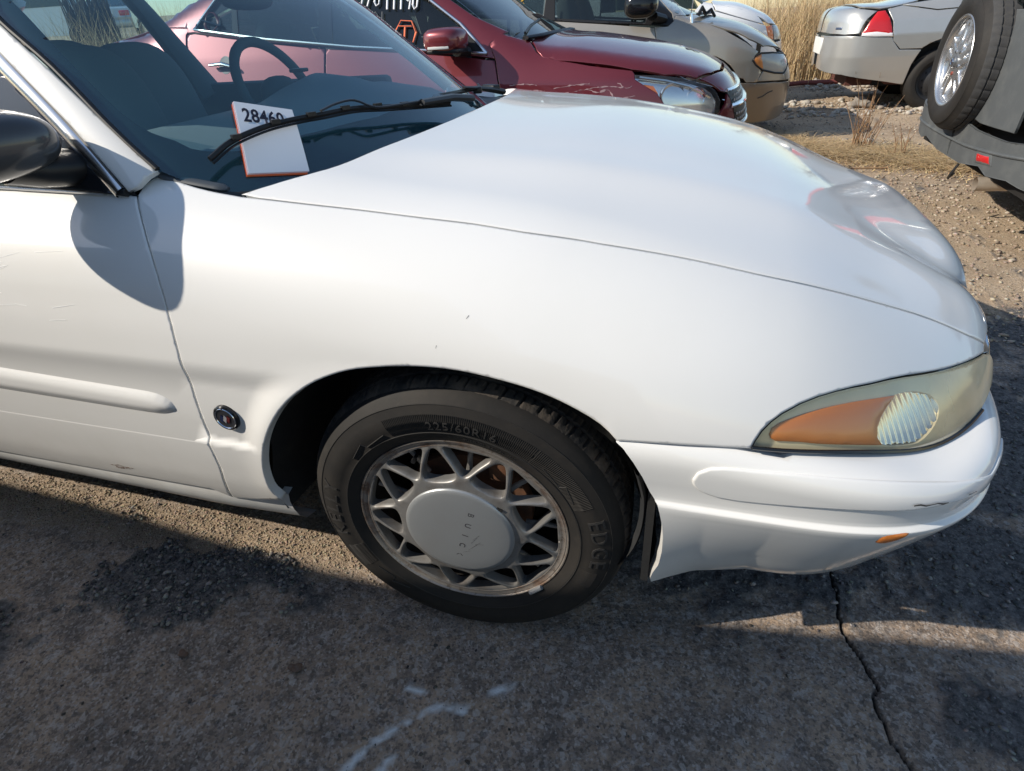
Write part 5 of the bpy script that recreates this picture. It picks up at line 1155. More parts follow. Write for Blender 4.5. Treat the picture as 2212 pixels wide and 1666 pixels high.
panel('amber_segment', F_mal, [(.09, 2.81, .865), (.14, 2.82, .855), (.165, 2.82, .82), (.175, 2.82, .79), (.12, 2.80, .825)], (-.3, .95, 0), mat('amber_bright', (.70, .17, .03), rough=.25), hl, step=.02, edge=.01, off=-.012, gap=0, lip=.01)
MB().tube([(.06, 2.83, .895), (.20, 2.87, .870), (.32, 2.92, .835), (.44, 3.0, .77)], .010, 8).build('lamp_brow', M_silver_refl, hl)
panel('lamp_lens', F_mal, hd, (-.5, .86, -.05), M_clear, hl, step=.03, edge=.02, gap=0, lip=0, soft=.002, off=.001)
fdoor = [(-.755, 1.01), (-.725, .88), (-.72, .60), (-.705, .28), (-1.80, .28), (-1.83, .7), (-1.855, 1.0), (-1.85, 1.115), (-1.65, 1.10), (-1.24, 1.065), (-.90, 1.03)]
sp('front_door', F_mal, yc, hw, fdoor, M_maroon, mal, .06)
rdoor = [(-1.86, 1.115), (-1.865, 1.0), (-1.84, .7), (-1.81, .28), (-2.75, .28), (-2.80, .60), (-2.92, .80), (-2.90, 1.24), (-2.84, 1.245), (-2.28, 1.165)]
sp('rear_door', F_mal, yc, hw, rdoor, M_maroon, mal, .06)
quar = [(-2.91, 1.24), (-2.93, .80), (-2.81, .60)] + arcp(-3.02, .34, .37, 165, 12)[::-1][:0] + [(-2.80, .45)] + arcp(-3.15, .34, .36, 20, 165) + [(-3.55, .3), (-3.9, .34), (-3.98, .9), (-3.86, 1.2), (-3.66, 1.295), (-3.43, 1.305), (-3.2, 1.30), (-2.87, 1.275)]
sp('rear_quarter', F_mal, yc, hw, quar, M_maroon, mal, .06)
dlo = [(-.80, 1.045), (-1.24, 1.082), (-1.65, 1.115), (-2.28, 1.185), (-2.84, 1.265), (-2.66, 1.425), (-2.35, 1.49), (-1.85, 1.51), (-1.48, 1.46), (-1.18, 1.33), (-.97, 1.195)]
upper = [(-.70, 1.145), (-.79, 1.09), (-.755, 1.02), (-.90, 1.04), (-1.24, 1.07), (-1.65, 1.105), (-2.28, 1.17), (-2.84, 1.25), (-2.91, 1.25), (-2.9, 1.28), (-3.43, 1.31), (-3.1, 1.40), (-2.75, 1.50), (-2.3, 1.555), (-1.8, 1.56), (-1.45, 1.52), (-1.22, 1.42), (-.90, 1.23)]
sp('roof_side', F_mal, yc, hw, upper, M_maroon, mal, .05, .025, holes=[Z3(dlo)])
tr_ = on(F_mal, resample(dlo, .04), .004, s=yc - hw - .35); MB().tube(tr_ + tr_[:1], .011, 8, flat=.8).build('window_trim', M_brushed, mal)
tp('roof', F_mal, yc, [(-1.33, 3.67, 1.55), (-1.36, 3.2, 1.5), (-1.40, 3.03, 1.5), (-1.9, 3.03, 1.5), (-2.6, 3.06, 1.5), (-2.8, 3.67, 1.5)], M_maroon, mal, d=(0, 0, -1), s=(-2.4, -.9))
tp('windscreen', F_mal, yc, [(-.52, 3.67, 1.12), (-.54, 3.2, 1.11), (-.60, 2.97, 1.105), (-.72, 2.925, 1.135), (-.87, 2.955, 1.205), (-1.04, 3.01, 1.315), (-1.30, 3.06, 1.46), (-1.32, 3.67, 1.55)], M_farglass, mal, d=(-.6, 0, -.8), s=(-2.6, .6), off=-.008, lip=0)
MB().tube([(-.60, 2.95, 1.108), (-.545, 3.1, 1.112), (-.53, 3.4, 1.118), (-.53, 3.9, 1.12), (-.6, 4.35, 1.11)], .022, 8, flat=.5).tube([(-.62, 3.02, 1.13), (-.66, 3.3, 1.16), (-.70, 3.7, 1.19)], .008, 6).build('wiper', M_black, mal)
for nm, pl in (('front_window', [(-.80, 1.045), (-1.24, 1.082), (-1.81, 1.132), (-1.83, 1.505), (-1.48, 1.46), (-1.18, 1.33), (-.97, 1.195)]), ('rear_window', [(-1.90, 1.14), (-2.28, 1.187), (-2.50, 1.215), (-2.52, 1.455), (-2.35, 1.49), (-1.92, 1.508)]), ('quarter_window', [(-2.545, 1.222), (-2.84, 1.265), (-2.66, 1.425), (-2.555, 1.45)])):
    sp(nm, F_mal, yc, hw, pl, M_farglass, mal, .12, .06, off=-.012, gap=0, lip=0, soft=0)
for pl in ([(-1.81, 1.132), (-1.90, 1.14), (-1.92, 1.508), (-1.83, 1.505)], [(-2.50, 1.215), (-2.545, 1.222), (-2.555, 1.45), (-2.52, 1.455)]):
    sp('window_pillar', F_mal, yc, hw, pl, M_blackgloss, mal, .08, .04, off=-.006, gap=0, lip=0, soft=0)
sailp = [(-.81, 1.05), (-.98, 1.062), (-.975, 1.19), (-.97, 1.195)]
sp('mirror_sail', F_mal, yc, hw, sailp, M_black, mal, .05, .03, off=-.002, gap=0, lip=0)
mr = MB(); ellipsoid(mr, (-1.00, 2.735, 1.125), (.115, .105, .062), 3.2, 28, 18, Matrix.Rotation(R(-8), 3, 'Z')); mo_ = mr.build('door_mirror', M_maroon, mal, smooth=60)
MB().tube([(-.96, 2.78, 1.07), (-.92, 2.84, 1.06)], [.05, .045], 12, flat=.6).box((-.99, 2.72, 1.073), (.19, .15, .022), None, .008).build('mirror_base', M_black, mo_)
MB().box((-1.01, 2.633, 1.092), (.125, .012, .014), None, .004).build('mirror_signal', mat('white_repeater', (.65, .65, .62), rough=.25), mo_)
hn = on(F_mal, [(-2.70, 1.055), (-2.60, 1.058), (-2.52, 1.040)], .030, s=yc - hw - .35); MB().tube(hn, [.013, .017, .014], 10, flat=.7).build('door_handle', M_brushed, mal)
hp = on(F_mal, arcp(-2.60, 1.06, .05, 0, 360, 20)[:-1], .001, s=yc - hw - .35)
MB().add(hp, [tuple(range(len(hp)))]).build('handle_cup', mat('maroon_cup', (.08, .01, .014), rough=.4), mal, smooth=0)
sd = MB(); 
for x in (-1.45, -2.35):
    for y in (3.25, 4.08): 
        ellipsoid(sd, (x - .03, y, .95), (.10, .22, .36), 3.2, 20, 12, Matrix.Rotation(R(-14), 3, 'Y')); ellipsoid(sd, (x - .16, y, 1.36), (.06, .13, .11), 3, 20, 12)
sd.build('seats', mat('dark_leather', (.03, .03, .032), rough=.6), mal, smooth=60)
dark_inside(mal, -3.6, .35, yc, .80, .25, .72); MB().box((-.62, yc, .96), (.5, 1.5, .14), None, .05).build('dashboard', M_interior, mal)
MB().tube([(-.98, 4.08 + .17 * math.cos(t), 1.12 + .17 * math.sin(t)) for t in np.linspace(0, 6.283, 30)[:-1]], .014, 8, closed=True).build('steering_wheel', M_black, mal)
MB().add([(-.66, 2.98, 1.135), (-.66, 3.20, 1.135), (-.78, 3.20, 1.03), (-.78, 3.0, 1.03)], [(0, 1, 2, 3)]).build('dash_paper', mat('dash_paper', (.7, .7, .68)), mal, smooth=0)
for x in (-.22, -3.12):
    for y, s in ((2.79, -1), (4.55, 1)): simple_wheel(x, y, s, .33, mal, m_rim=M_brushed)
# trunk lid seen over the white car's seats
tp('boot_lid', F_mal, yc, [(-3.2, 3.67, 1.3), (-3.25, 3.03, 1.3), (-3.6, 3.01, 1.3), (-3.9, 3.05, 1.2), (-3.93, 3.67, 1.2)], M_maroon, mal, d=(0, 0, -1), s=(-2.2, -.9), step=.06)
tl_ = MB(); pt = on(F_mal, [(-3.60, 1.26), (-3.52, 1.275), (-3.44, 1.30)], .002, s=yc - hw - .35); MB().tube(pt, [.012, .009, .005], 6).build('tail_lamp_edge', M_black, mal)
# writing on the windows
def pen(name, strokes, F, m, par, s, rad=.006, off=.003):
    mb = MB()
    for L in strokes: mb.tube(on(F, L, off, s=s), rad, 6, flat=.5)
    return mb.build(name, m, par)
M_whitepen = mat('white_marker', (.85, .85, .85), rough=.8); M_orangepen = mat('orange_marker', (.85, .20, .09), rough=.8); M_yellowpen = mat('yellow_marker', (.85, .50, .06), rough=.8)
sx = lambda x0, z0, w, h, pts: [(x0 + a * w, z0 + b * h) for a, b in pts]
S0 = yc - hw - .35
DG = {'1': [[(.5, 1), (.5, 0)]], '9': [[(.9, .6), (.5, .5), (.15, .65), (.2, .95), (.6, 1), (.9, .85), (.85, .4), (.7, 0)]], '0': [[(.5, 1), (.15, .75), (.1, .3), (.4, 0), (.8, .15), (.9, .65), (.5, 1)]], '/': [[(.2, 0), (.8, 1)]], '7': [[(.1, 1), (.9, 1), (.5, 0)]], '2': [[(.1, .8), (.4, 1), (.8, .85), (.7, .5), (.1, 0), (.9, .05)]], 'J': [[(.2, 1), (.9, 1)], [(.6, 1), (.6, .2), (.3, 0), (.1, .2)]], 'C': [[(.9, .85), (.5, 1), (.15, .6), (.3, .1), (.8, .05)]]}
def hand(txt, x0, z0, w, h, sl=-.07):
    out = []
    for i, c in enumerate(txt):
        for L in DG.get(c, []): out.append(sx(x0 + i * w * 1.25, z0 + sl * i * w, w, h, L))
    return out
pen('window_writing', hand('7/0', -1.63, 1.318, .042, .075) + hand('11190', -1.455, 1.292, .036, .078), F_mal, M_whitepen, mal, S0, .0062)
pen('window_writing', hand('01', -1.53, 1.235, .035, .05) , F_mal, mat('writing_shadow', (.03, .04, .05)), mal, S0, .005)  # dark mirrored digits: shadow of the writing, drawn as strokes
pen('window_writing', [[(-1.385, 1.10), (-1.380, 1.18), (-1.345, 1.232), (-1.275, 1.225), (-1.245, 1.17), (-1.262, 1.12)], [(-1.36, 1.205), (-1.275, 1.2)], [(-1.317, 1.20), (-1.320, 1.125)], [(-1.372, 1.115), (-1.27, 1.105)]] , F_mal, M_orangepen, mal, S0, .0065)
# scrapes on the fender
M_scrape = mat('bare_scrape', (.42, .27, .28), rough=.7)
for L, r_ in (([(-.66, .885), (-.58, .888), (-.50, .880)], .006), ([(-.40, .862), (-.30, .874), (-.20, .880)], .006), ([(-.36, .835), (-.24, .85), (-.12, .862), (-.02, .855)], .005), ([(-.30, .80), (-.18, .812), (-.06, .80), (.05, .81)], .005), ([(-.22, .852), (-.16, .835), (-.10, .845), (-.06, .80), (-.01, .80)], .009), ([(-.46, .815), (-.40, .818)], .008), ([(-.10, .77), (.02, .775), (.14, .76)], .004), ([(-.55, .86), (-.45, .85)], .005), ([(-.05, .875), (.00, .85), (.03, .86)], .004)):
    pts = curve([(a, b) for a, b in L], .012); pts = [(a + RNG.normal(0, .003), b + RNG.normal(0, .0012)) for a, b in pts]
    P = np.array(on(F_mal, pts, .0012, s=S0)); wd = r_ * .8 * RNG.random(len(P)) ** 1.5; v = []
    for p, w_ in zip(P, wd): v += [p + np.array((0, 0, w_)), p - np.array((0, 0, w_))]
    MB().add(v, [(2 * i, 2 * i + 1, 2 * i + 3, 2 * i + 2) for i in range(len(P) - 1)]).build('fender_scrape', M_scrape, fd, smooth=0)
# round sticker with a cross bar in the quarter glass
st = on(F_mal, arcp(-2.70, 1.30, .050, 0, 360, 25)[:-1], .004, s=S0); MB().tube(st, .010, 6, closed=True, flat=.3).build('window_sticker', mat('sticker_red', (.12, .015, .02)), mal)
b_ = on(F_mal, [(-2.78, 1.315), (-2.625, 1.275)], .006, s=S0); MB().tube(b_, .020, 4, flat=.2).build('window_sticker', mat('sticker_dark', (.02, .03, .05)), mal)

# ---- beige minivan
van = thing('beige_minivan', (-.8, 6.62, 0), 'beige minivan with tan lower panels and a dented front corner, behind the maroon sedan', 'minivan')
yc, hw = 6.62, .98
fen = [(-.08, 1.06), (.04, 1.06), (.085, 1.095), (.10, 1.14), (.19, 1.13), (.35, 1.075), (.55, 1.00), (.75, .895), (.87, .815), (.84, .76), (.83, .74), (.86, .71), (.93, .655), (.90, .56), (.80, .565), (.77, .60)] + arcp(.36, .40, .42, 30, 178) + [(-.07, .42), (-.04, .89)]
vf = sp('fender', F_van, yc, hw, fen, M_beige, van, .05)
sp('front_door', F_van, yc, hw, [(-.085, 1.055), (-.045, .90), (-.05, .935), (-.85, 1.005), (-1.15, 1.03), (-1.15, 1.17), (-.58, 1.112)], M_beige, van, .07)
sp('door_lower', F_van, yc, hw, [(-.047, .925), (-.045, .88), (-.075, .40), (-1.15, .40), (-1.15, 1.022), (-.85, .997)], M_tan, van, .07)
sp('sliding_door', F_van, yc, hw, [(-1.165, 1.17), (-1.165, 1.03), (-1.17, .40), (-2.4, .40), (-2.4, 1.28)], M_beige, van, .1)
sp('rear_quarter', F_van, yc, hw, [(-2.41, 1.28), (-2.41, .4), (-2.5, .4), (-2.6, .62), (-2.8, .74), (-3.0, .62), (-3.1, .4), (-3.6, .45), (-3.65, 1.1), (-3.6, 1.35)], M_beige, van, .1)
sp('front_window', F_van, yc, hw, [(-.10, 1.09), (-.17, 1.085), (-1.05, 1.18), (-1.07, 1.56), (-.55, 1.50), (-.30, 1.38)], M_farglass, van, .12, .06, off=-.004, gap=0, lip=0, soft=0)
sp('window_frame', F_van, yc, hw, [(.045, 1.065), (.09, 1.10), (.06, 1.16), (-.08, 1.28), (-.40, 1.47), (-.6, 1.58), (-1.12, 1.62), (-1.165, 1.18), (-1.05, 1.165), (-.58, 1.118)], M_black, van, .06, .03, off=-.001, gap=0, holes=[Z3([(-.17, 1.10), (-1.045, 1.185), (-1.065, 1.55), (-.57, 1.50), (-.22, 1.31), (-.16, 1.20)])])
sp('side_window', F_van, yc, hw, [(-1.17, 1.19), (-2.4, 1.29), (-3.5, 1.36), (-3.4, 1.62), (-1.15, 1.62)], M_glassdark, van, .15, .08, off=-.002, gap=0, lip=0, soft=0)
vh = [(.33, 6.62, 1.12), (.28, 6.2, 1.12), (.20, 5.88, 1.13), (.36, 5.80, 1.07), (.56, 5.78, .99), (.76, 5.79, .89), (.885, 5.84, .81), (1.0, 5.98, .80), (1.09, 6.2, .79), (1.12, 6.62, .79)]
tp('bonnet', F_van, yc, vh, M_beige, van, step=.06, d=(-.5, 0, -.86))
tp('windscreen', F_van, yc, [(.30, 6.62, 1.13), (.26, 6.2, 1.13), (.15, 5.87, 1.14), (.06, 5.83, 1.20), (-.12, 5.96, 1.30), (-.45, 6.02, 1.50), (-.45, 6.62, 1.52)], M_farglass, van, d=(-.6, 0, -.8), s=(-2.6, .6), off=-.004, lip=0)
sp('front_pillar', F_van, yc, hw, [(.19, 1.135), (.10, 1.14), (.085, 1.10), (.06, 1.165), (-.08, 1.285), (-.40, 1.475), (-.43, 1.56), (-.05, 1.34)], M_beige, van, .05, .03)
tp('roof', F_van, yc, [(-.47, 6.62, 1.6), (-.5, 6.0, 1.6), (-1.2, 5.95, 1.6), (-3.4, 5.95, 1.6), (-3.6, 6.62, 1.6)], M_beige, van, d=(0, 0, -1), s=(-2.6, -.9), step=.12)
bf = [(.74, 5.72, .565), (.90, 5.79, .555), (1.05, 5.92, .545), (1.13, 5.99, .535), (1.22, 6.2, .525), (1.27, 6.62, .52), (1.27, 6.62, .24), (1.2, 6.3, .21), (1.10, 6.09, .19), (.92, 5.89, .19), (.80, 5.80, .205), (.73, 5.74, .30)]
panel('front_bumper', F_van, bf, (-.6, .8, 0), M_tan, van, step=.05, edge=.03, s=(2.5, 7), mirror=yc, seam=yc)
fr_ = [(.90, 5.79, .565), (.94, 5.82, .66), (1.05, 5.90, .62), (1.14, 6.05, .60), (1.18, 6.14, .66), (1.17, 6.25, .77), (1.09, 6.2, .785), (1.12, 6.62, .785), (1.26, 6.62, .53), (1.20, 6.2, .535), (1.10, 5.96, .552)]
panel('front_fascia', F_van, fr_, (-.6, .75, -.1), M_beige, van, step=.05, edge=.03, s=(2.4, 7), mirror=yc, seam=yc)
vhd = [(.83, 5.76, .75), (.85, 5.77, .78), (.90, 5.81, .80), (1.0, 5.97, .795), (1.10, 6.15, .775), (1.165, 6.2, .74), (1.18, 6.14, .67), (1.14, 6.04, .61), (1.05, 5.90, .625), (.93, 5.81, .66), (.86, 5.77, .71)]
vl = panel('headlight', F_van, vhd, (-.55, .8, -.1), M_hazy, van, step=.04, edge=.02, s=(2.4, 7), pad=(.012, .05), off=-.002, gap=.002)
vam = [(.832, 5.76, .75), (.85, 5.77, .778), (.895, 5.81, .797), (.925, 5.83, .74), (.945, 5.82, .66), (.90, 5.80, .672), (.86, 5.77, .71)]
panel('amber_segment', F_van, vam, (-.55, .8, -.1), mat('amber_orange', (.70, .26, .07), rough=.28, coat=.8), vl, step=.03, edge=.015, s=(2.4, 7), pad=(.012, .04), off=.001, gap=.002)
rp = [tuple(p) for p in np.array(resample([tuple(p) for p in vhd], .04)) - np.array((0, .004, 0))]
q_, _ = march(F_van, np.array(rp) - np.array((0, .25, 0)), np.repeat(np.array([[0, 1., 0]]), len(rp), 0), 0, .7, 100); MB().tube([tuple(p) for p in q_], .009, 6, closed=True).build('lamp_gap', M_rubber, vl)
mv = MB(); ellipsoid(mv, (-.20, 5.52, 1.235), (.15, .12, .10), 2.8, 28, 18); mo_ = mv.build('door_mirror', M_blackgloss, van, smooth=60)
MB().tube([(-.10, 5.60, 1.15), (-.02, 5.74, 1.12)], [.055, .06], 12, flat=.7).build('mirror_arm', M_black, mo_)
MB().tube([(.25, 5.78, 1.07), (.235, 5.785, 1.15)], .012, 8).tube([(.235, 5.785, 1.15), (.27, 5.80, 1.62)], .0045, 6).build('aerial', M_chrome, van)
MB().tube([(.30, 5.86, 1.13), (.33, 5.88, 1.19), (.36, 5.92, 1.14)], .018, 6).tube([(.36, 5.9, 1.13), (.41, 5.95, 1.17), (.45, 6.0, 1.11)], .014, 6).tube([(.30, 5.95, 1.14), (.42, 6.5, 1.14), (.42, 7.2, 1.14)], .03, 6, flat=.4).build('wiper', M_black, van)
cr_ = on(F_van, [(.93, .42), (.97, .43), (1.02, .46), (1.06, .47)], .002, s=5.3)
MB().tube(cr_, .005, 5).build('bumper_crack', M_scratch, van)
for L, w_ in (([(.70, .56), (.74, .55), (.755, .52)], .020),):
    P = np.array(on(F_van, curve(L, .02), .002, s=5.3)); v = []
    for p in P: k_ = w_ * (.3 + RNG.random()); v += [p + np.array((k_, 0, 0)), p - np.array((k_, 0, 0))]
    MB().add(v, [(2 * i, 2 * i + 1, 2 * i + 3, 2 * i + 2) for i in range(len(P) - 1)]).build('broken_edge', M_dark, van, smooth=0)
sd = MB(); 
for y in (6.2, 7.1): ellipsoid(sd, (-.95, y, 1.0), (.10, .24, .38), 3.2, 20, 12, Matrix.Rotation(R(-14), 3, 'Y')); ellipsoid(sd, (-1.08, y, 1.42), (.06, .13, .11), 3, 20, 12)
sd.build('seats', M_ivory, van, smooth=60)
MB().tube([(-.42, 7.1 + .19 * math.cos(t), 1.20 + .19 * math.sin(t)) for t in np.linspace(0, 6.283, 30)[:-1]], .015, 8, closed=True).build('steering_wheel', M_black, van)
dark_inside(van, -3.4, .62, yc, .80, .22, .60); dark_inside(van, -.5, .75, yc, .70, .55, .86, 'engine_bay'); MB().box((-.10, yc, 1.02), (.5, 1.6, .16), None, .05).build('dashboard', M_interior, van)
for x in (.36, -2.78):
    for y, s in ((5.71, -1), (7.53, 1)): simple_wheel(x, y, s, .33, van, m_rim=M_brushed)
pen('window_writing', [[(-1.52, 1.40), (-1.46, 1.36), (-1.40, 1.37), (-1.38, 1.42)], [(-1.46, 1.335), (-1.38, 1.345), (-1.34, 1.39), (-1.30, 1.44)], [(-1.60, 1.42), (-1.5, 1.44)]], F_van, M_yellowpen, van, 5.3, .010)

# ---- white van furthest back
wv = thing('white_van', (-.5, 9.3, 0), 'white van with orange corner lamp, half hidden behind the beige minivan', 'van')
yc, hw = 9.3, .92
tp('bonnet', F_wht, yc, [(.45, 9.3, 1.25), (.42, 8.8, 1.25), (.44, 8.52, 1.2), (.76, 8.50, 1.16), (1.0, 8.55, 1.08), (1.15, 8.60, .96), (1.22, 8.7, .95), (1.33, 8.95, .93), (1.37, 9.3, .93)], M_vanwhite, wv, d=(-.5, 0, -.86))
sp('fender', F_wht, yc, hw, [(.43, 1.22), (.47, 1.135), (1.12, .94), (1.16, .86), (1.2, .76), (1.15, .60)] + arcp(.72, .42, .40, 30, 180) + [(.25, .42), (.22, 1.15), (.30, 1.25)], M_vanwhite, wv, .06)
sp('fender_top', F_wht, yc, hw, [(.445, 1.22), (.48, 1.145), (.75, 1.06), (1.10, .955), (1.0, 1.06), (.76, 1.15)], M_vanwhite, wv, .05)
sp('door', F_wht, yc, hw, [(.21, 1.15), (.24, .4), (-1.0, .4), (-1.0, 1.2), (-.3, 1.19)], M_vanwhite, wv, .1)
sp('window', F_wht, yc, hw, [(.25, 1.17), (-.3, 1.205), (-1.0, 1.22), (-1.0, 1.62), (-.3, 1.6), (.12, 1.36)], M_glassdark, wv, .12, .06, gap=0, lip=0)
sp('cargo_side', F_wht, yc, hw, [(-1.02, 1.65), (-1.02, .4), (-3.4, .4), (-3.4, 1.65)], M_vanwhite, wv, .15)
tp('windscreen', F_wht, yc, [(.42, 9.3, 1.27), (.38, 8.8, 1.27), (.32, 8.5, 1.25), (.05, 8.62, 1.4), (-.25, 8.66, 1.6), (-.3, 9.3, 1.62)], M_farglass, wv, d=(-.6, 0, -.8), s=(-2.6, .6), lip=0)
wf = [(1.12, 8.56, .76), (1.22, 8.63, .74), (1.36, 8.90, .75), (1.40, 9.3, .76), (1.42, 9.3, .40), (1.30, 8.8, .40), (1.15, 8.56, .42)]
panel('front_bumper', F_wht, wf, (-.6, .8, 0), M_vanwhite, wv, step=.06, edge=.03, s=(5, 9.5), mirror=yc, seam=yc)
panel('grille', F_wht, [(1.34, 8.95, .92), (1.37, 9.3, .92), (1.40, 9.3, .77), (1.36, 8.95, .77)], (-.9, .3, 0), M_blackgloss, wv, step=.05, edge=.03, s=(0, 5), mirror=yc, seam=yc)
panel('corner_lamp', F_wht, [(1.12, 8.56, .93), (1.22, 8.62, .94), (1.25, 8.65, .77), (1.17, 8.58, .80)], (-.5, .85, 0), mat('amber_pale', (.70, .20, .06), rough=.25, coat=.8), wv, step=.04, edge=.02, s=(5, 9.5), pad=(.008, .03))
panel('headlight', F_wht, [(1.23, 8.63, .94), (1.33, 8.93, .93), (1.355, 8.93, .77), (1.26, 8.66, .77)], (-.7, .7, 0), M_hazy, wv, step=.04, edge=.02, s=(4, 9.5), pad=(.008, .03))
dark_inside(wv, -3.3, 1.1, yc, .8, .25, .8)
tp('roof', F_wht, yc, [(-.35, 9.3, 1.7), (-.4, 8.7, 1.7), (-3.3, 8.68, 1.7), (-3.4, 9.3, 1.7)], M_vanwhite, wv, d=(0, 0, -1), s=(-2.6, -1.1), step=.15)
for x in (.72, -2.6): simple_wheel(x, 8.41, -1, .33, wv)

# ---- silver sedan, its rear end
imp = thing('silver_sedan', (4.4, 8.60, 0), 'silver sedan seen from its rear corner, red tail lamp and black steel wheel', 'car')
yc, hw = 8.60, .92
ql = [(2.10, .81), (2.10, .785), (2.42, .775), (2.385, .93), (2.30, 1.045), (2.23, 1.045), (2.46, 1.085), (2.78, 1.075), (3.4, 1.10), (3.4, .30), (3.28, .36)] + arcp(3.0, .36, .385, 10, 125) + [(2.74, .66), (2.52, .66), (2.43, .74)]
sp('rear_quarter', F_imp, yc, hw, [(2.43, .745), (2.52, .66), (2.74, .655)] + arcp(3.0, .33, .42, 128, 0) + [(3.43, .30), (3.55, .30), (3.62, .6), (3.62, 1.02), (3.1, 1.02), (2.80, 1.01), (2.46, 1.075), (2.32, 1.05), (2.385, .935)], M_silver, imp, .04, gap=.0004, lip=.004)
bump3 = [(2.05, 7.78, .80), (2.42, 7.70, .765), (2.05, 7.74, .42), (1.93, 7.86, .47), (1.87, 8.0, .50), (1.83, 8.6, .50), (1.83, 8.6, .79), (1.90, 7.95, .79), (1.96, 7.83, .80)]
panel('rear_bumper', F_imp, [(2.43, 7.69, .738), (2.415, 7.70, .775), (2.10, 7.74, .80), (1.96, 7.83, .81), (1.88, 8.1, .805), (1.86, 8.6, .80), (1.86, 8.6, .45), (1.90, 8.0, .42), (2.0, 7.82, .41), (2.2, 7.75, .37), (2.45, 7.75, .33), (2.66, 7.75, .29), (2.68, 7.71, .50), (2.73, 7.69, .642), (2.51, 7.69, .652)], (.50, .86, 0), M_silver, imp, step=.04, edge=.025, s=(6, 8.6), mirror=yc, seam=yc, gap=.0004, lip=.004)
lm_ = [(2.10, 7.74, .82), (2.16, 7.76, .93), (2.22, 7.79, 1.035), (2.29, 7.78, 1.04), (2.35, 7.73, .96), (2.385, 7.71, .88), (2.415, 7.70, .79), (2.25, 7.72, .80)]
tlm = panel('tail_lamp', F_imp, lm_, (.45, .88, -.05), M_red, imp, step=.03, edge=.015, s=(5, 9), pad=(.012, .03))
panel('tail_lamp_clear', F_imp, [(2.105, 7.74, .80), (2.11, 7.74, .83), (2.25, 7.72, .845), (2.405, 7.70, .82), (2.415, 7.70, .785), (2.25, 7.71, .79)], (.45, .88, -.05), mat('white_lamp', (.8, .78, .78), rough=.2, coat=1), tlm, step=.02, edge=.012, s=(5, 9), pad=(.006, .015), off=.008)
panel('boot_lid', F_imp, [(2.05, 7.86, 1.065), (2.21, 7.79, 1.04), (2.15, 7.765, .93), (2.095, 7.745, .82), (1.96, 7.84, .815), (1.90, 8.1, .81), (1.88, 8.6, .81), (2.00, 8.6, 1.09), (2.04, 8.1, 1.08)], (.88, .42, -.22), M_silver, imp, step=.04, edge=.025, s=(3, 8), mirror=yc, seam=yc, gap=.0006, lip=.004)
tp('boot_deck', F_imp, yc, [(2.03, 8.6, 1.1), (2.05, 8.0, 1.09), (2.08, 7.88, 1.08), (2.25, 7.82, 1.07), (2.46, 7.86, 1.09), (2.62, 7.9, 1.12), (2.70, 8.6, 1.15)], M_silver, imp, d=(0, 0, -1), s=(-1.6, -.7), step=.06)
tp('rear_screen', F_imp, yc, [(2.70, 8.6, 1.16), (2.63, 7.92, 1.12), (2.80, 7.84, 1.13), (3.3, 7.96, 1.36), (3.35, 8.6, 1.4)], M_farglass, imp, d=(.3, 0, -.95), s=(-1.6, 1), step=.08)
sp('rear_pillar', F_imp, yc, hw, [(2.47, 1.085), (2.80, 1.02), (3.2, 1.03), (3.35, 1.12), (3.6, 1.32), (3.4, 1.36), (2.85, 1.12)], M_silver, imp, .06)
panel('number_plate', F_imp, [(1.8, 8.3, .78), (1.8, 8.9, .78), (1.8, 8.9, .60), (1.8, 8.3, .60)], (1, 0, 0), mat('plate_white', (.75, .75, .72)), imp, step=.1, s=(1, 3), off=.006)
panel('lid_badge', F_imp, [(2.0, 7.93, .895), (2.0, 8.05, .895), (2.0, 8.05, .868), (2.0, 7.93, .868)], (.88, .42, 0), mat('badge_dark', (.10, .13, .20), rough=.3, metal=.6), imp, step=.03, edge=.02, s=(3, 8), off=.004)
hn = on(F_imp, [(2.98, .972), (3.06, .965)], .012, s=7.2); MB().tube(hn, .014, 8).build('door_handle', M_chrome, imp)
tp('roof', F_imp, yc, [(3.4, 8.6, 1.42), (3.35, 8.0, 1.4), (5.3, 7.98, 1.4), (5.4, 8.6, 1.42)], M_silver, imp, d=(0, 0, -1), s=(-1.9, -1.0), step=.12)
sp('doors', F_imp, yc, hw, [(3.635, 1.02), (3.635, .30), (5.6, .30), (5.6, .95)], M_silver, imp, .12)
sp('side_window', F_imp, yc, hw, [(3.4, 1.12), (5.4, 1.0), (4.9, 1.36), (3.75, 1.38)], M_glassdark, imp, .12, .08, gap=0, lip=0)
sp('front_fender', F_imp, yc, hw, [(5.61, .95), (5.61, .3), (5.7, .3)] + arcp(6.1, .34, .38, 175, 5) + [(6.6, .35), (6.85, .4), (6.85, .75), (6.4, .92)], M_silver, imp, .12)
dark_inside(imp, 2.35, 6.6, yc, .78, .28, .70); MB().tube([(2.15, 7.95, .36), (2.5, 7.85, .33), (2.65, 7.83, .33)], .05, 8).box((2.35, 8.4, .38), (.55, 1.0, .20)).build('muffler', mat('muffler_rust', (.10, .035, .025), rough=.8), imp)
w_ = simple_wheel(3.0, 7.725, -1, .325, imp)
for (x, y, s) in ((6.1, 7.725, -1), (3.0, 9.475, 1), (6.1, 9.475, 1)): simple_wheel(x, y, s, .325, imp)

